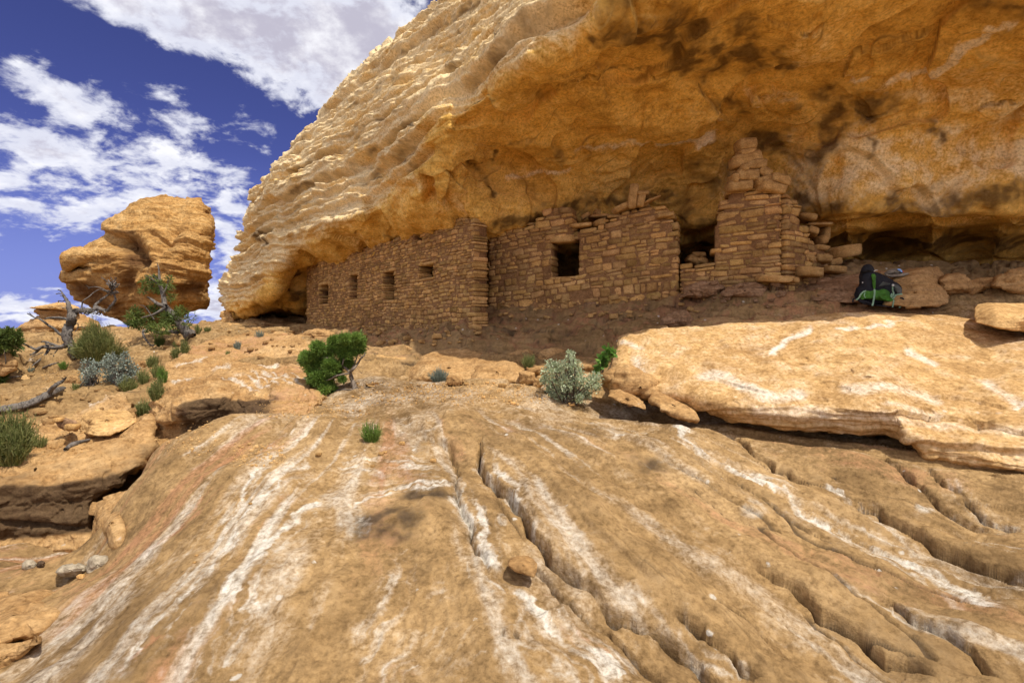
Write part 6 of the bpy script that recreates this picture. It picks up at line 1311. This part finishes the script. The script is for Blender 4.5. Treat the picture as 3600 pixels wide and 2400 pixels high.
def scatter(n, region, size, lab, group, seed, mat, cat='stone', flat=.5):
    rng = np.random.default_rng(seed); protos = []
    for k in range(n):
        px, py = rng.uniform(region[0], region[1]), rng.uniform(region[2], region[3]); g = G(px, py); w = size*(.5+1.2*rng.random()**2)
        if k < 6:
            v = stone_verts((1, rng.uniform(.6, .9), flat*rng.uniform(.7, 1.2)), 11, rng, .28); o = mesh_obj('fallen_stone', v, TF, mat, attrs={'tint': np.full((len(v), 3), rng.uniform(.8, 1.2))}); protos.append(o)
        else: o = protos[k % 6].copy(); COL.objects.link(o)
        o.location = Vector(g+[0, 0, w*flat*.3]); o.scale = (w, w, w); o.rotation_euler = (rng.normal(0, .2), rng.normal(0, .2), rng.uniform(0, 6.28)); tag(o, lab, cat, group)
scatter(46, (1250, 1690, 1150, 1215), .11, 'small fallen stone lying in the shade at the foot of the long intact wall', 'fallen stones at the foot of the long wall', 91, M_stone)
scatter(46, (1730, 2480, 1045, 1120), .10, 'small fallen stone lying in the shade below the broken-topped wall', 'fallen stones below the broken wall', 92, M_stone)
scatter(34, (560, 1060, 1150, 1260), .10, 'small loose rock on the sunlit slope between the leaning juniper and the juniper shrub', 'loose rocks on the sunlit slope', 93, M_rock)
scatter(26, (20, 480, 1280, 1500), .09, 'small loose rock among the bushes of the left slope', 'loose rocks of the left slope', 94, M_rock)
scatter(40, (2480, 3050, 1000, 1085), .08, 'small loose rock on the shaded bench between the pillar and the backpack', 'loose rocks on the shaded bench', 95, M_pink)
# ------------------------------------------------------------------ backpack and hat
def fabric(name, col, weave=220, sheen=.2, rough=.8):
    m, t = newmat(name); tc = t.new('ShaderNodeTexCoord').outputs['Object']; n = t.noise(tc, 9, 5); w = t.noise(tc, weave, 2)
    c = t.mix(t.smooth(n, .3, .7), tuple(x*.7 for x in col), tuple(min(1, x*1.25) for x in col)); b = pbsdf(t, c, rough, .25, bump(t, t.math('ADD', n, t.math('MULTIPLY', w, .3)), .5, .015)); return m
M_black, M_green, M_dgreen, M_strap, M_tan, M_buckle = fabric('black_nylon', (.012, .012, .016)), fabric('green_nylon', (.055, .17, .02)), fabric('dark_green_nylon', (.03, .09, .012)), fabric('pale_green_webbing', (.22, .36, .24)), fabric('tan_cloth', (.24, .20, .15)), fabric('pale_grey_plastic', (.5, .5, .48))
M_blue, M_redf, M_mesh = fabric('blue_patch', (.25, .45, .85)), fabric('red_patch', (.5, .12, .08)), fabric('grey_mesh', (.10, .11, .10))
ZB = lambda pts: zoomed(pts, 2900, 880, 5.81)
db = 7.5
gb = P(3087, 1076, db); bp = empty('backpack', gb, 'black and green hiking backpack standing on the shaded bench', 'backpack')
def pad(name, pts, d, thick, R, mat, parent=bp, **kw): return rock(name, None, None, ZB(pts), [(0, 0, d)], thick, R=R, nt=kw.pop('nt', 120), nr=kw.pop('nr', 22), rough=.006, bed=0, fine=kw.pop('fine', .006), fs=12, mat=mat, parent=parent, **kw)
pad('main_bag', [(600,900),(640,800),(700,720),(695,640),(710,520),(735,420),(800,360),(960,380),(1010,440),(1120,480),(1250,540),(1400,630),(1530,710),(1590,780),(1590,860),(1570,960),(1500,1040),(1400,1110),(1150,1120),(820,1100),(720,1020),(610,960)], db, .30, .16, M_black, nt=180, nr=40, fine=.012, seed=1)
pad('top_lid', [(730,440),(745,370),(790,315),(850,285),(900,283),(955,310),(1000,365),(1010,430),(960,470),(860,480),(760,470)], db-.02, .22, .10, M_black, seed=2)
pad('bottom_pocket', [(690,1010),(730,900),(800,830),(880,805),(1000,800),(1110,785),(1210,780),(1300,815),(1340,860),(1330,900),(1420,960),(1500,980),(1505,1050),(1440,1105),(1370,1080),(1250,1050),(1100,1010),(950,1000),(800,985),(760,1010)], db-.05, .20, .09, M_green, nt=160, nr=34, fine=.014, seed=3)
pad('front_panel', [(940,520),(960,480),(1010,475),(1045,510),(1055,640),(1055,760),(1040,800),(990,810),(965,760),(955,640)], db-.03, .10, .05, M_green, seed=4)
pad('side_panel', [(1380,680),(1480,690),(1570,760),(1590,840),(1560,900),(1470,900),(1420,830)], db-.03, .12, .06, M_mesh, seed=5)
pad('hip_belt', [(600,940),(660,960),(760,1040),(900,1090),(1120,1120),(1380,1140),(1500,1190),(1380,1170),(1100,1140),(840,1120),(700,1060)], db-.03, .10, .04, M_black, seed=6)
def strap(name, pts, r, mat, d=db-.10, flat=True, z=0):
    p = pxpath(ZB(pts), d, z); mb = MB()
    w = r
    tg = np.gradient(p, axis=0); tg /= np.linalg.norm(tg, axis=1, keepdims=True); sd_ = np.cross(tg, [0, 1, 0]); sd_ /= np.linalg.norm(sd_, axis=1, keepdims=True)+1e-9
    off = np.array([0, -.004, 0]); v = np.concatenate([p+sd_*w+off, p-sd_*w+off, p-sd_*w-off, p+sd_*w-off]); n = len(p)
    f = []
    for a, b in ((0, 1), (1, 2), (2, 3), (3, 0)):
        i = np.arange(n-1); f.append(np.stack([a*n+i, a*n+i+1, b*n+i+1, b*n+i], 1))
    return mesh_obj(name, v, np.concatenate(f), mat, parent=bp)
strap('strap', [(1010,790),(1015,860),(1005,960),(985,1060),(968,1130)], .0115, M_strap)
strap('strap', [(840,825),(780,850),(730,900),(700,960),(660,1000),(630,1010)], .009, M_strap, db-.08)
strap('strap', [(820,870),(800,920),(830,970)], .005, M_strap, db-.11)
strap('strap', [(1385,740),(1385,820),(1405,880),(1385,940)], .009, M_strap, db-.09)
strap('strap', [(1370,880),(1355,930),(1370,960)], .011, M_strap, db-.09)
strap('strap', [(1380,990),(1430,940),(1450,910),(1580,890)], .009, M_strap, db-.10)
strap('strap', [(1410,1010),(1395,1080),(1380,1160)], .008, M_strap, db-.08)
strap('strap', [(1520,1170),(1560,1125),(1610,1110)], .010, M_strap, db-.08)
strap('strap', [(1540,970),(1590,980),(1625,1050),(1645,1120),(1640,1190)], .010, M_black, db-.06)
strap('strap', [(570,1060),(580,1000),(620,980),(640,990)], .010, M_black, db-.06)
strap('strap', [(1620,1105),(1700,1120)], .006, M_buckle, db-.05)
strap('strap', [(1000,430),(1040,405),(1070,410)], .005, M_buckle, db-.08)
for k in range(8): strap('mesh_rib', [(1110+28*k, 730-4*k),(1150+24*k, 690-2*k),(1195+20*k, 640+6*k)], .0025, M_mesh, db-.095+.004*k)
for (x, y, r) in ((1390,712,.016),(770,657,.008)):
    c = P(*ZB([(x, y)])[0], db-.10); v = stone_verts((r*1.6, r*1.2, r*2), 6, np.random.default_rng(3), .1); mesh_obj('buckle', v+c, TF, M_buckle, parent=bp)
hg = P(3150, 985, 7.95); hat = empty('sun_hat', hg, 'tan cloth sun hat with a blue patch lying on the rock behind the backpack', 'hat')
def hpad(name, pts, d, thick, R, mat): return rock(name, None, None, ZB(pts), [(0, 0, d)], thick, R=R, nt=90, nr=16, rough=.004, bed=0, fine=.006, fs=10, mat=mat, parent=hat)
hpad('crown', [(1210,475),(1290,410),(1370,380),(1470,372),(1560,385),(1610,430),(1620,460),(1500,480),(1300,490)], 7.85, .18, .06, M_tan)
hpad('brim', [(1200,480),(1330,490),(1500,480),(1640,455),(1740,465),(1740,480),(1640,520),(1500,545),(1340,548),(1260,525)], 7.78, .26, .03, M_tan)
hpad('patch', [(1470,385),(1500,372),(1545,380),(1580,420),(1580,450),(1540,440),(1490,410)], 7.82, .03, .02, M_blue)
hpad('patch', [(1575,420),(1600,410),(1618,440),(1610,460),(1585,455)], 7.83, .03, .02, M_redf)
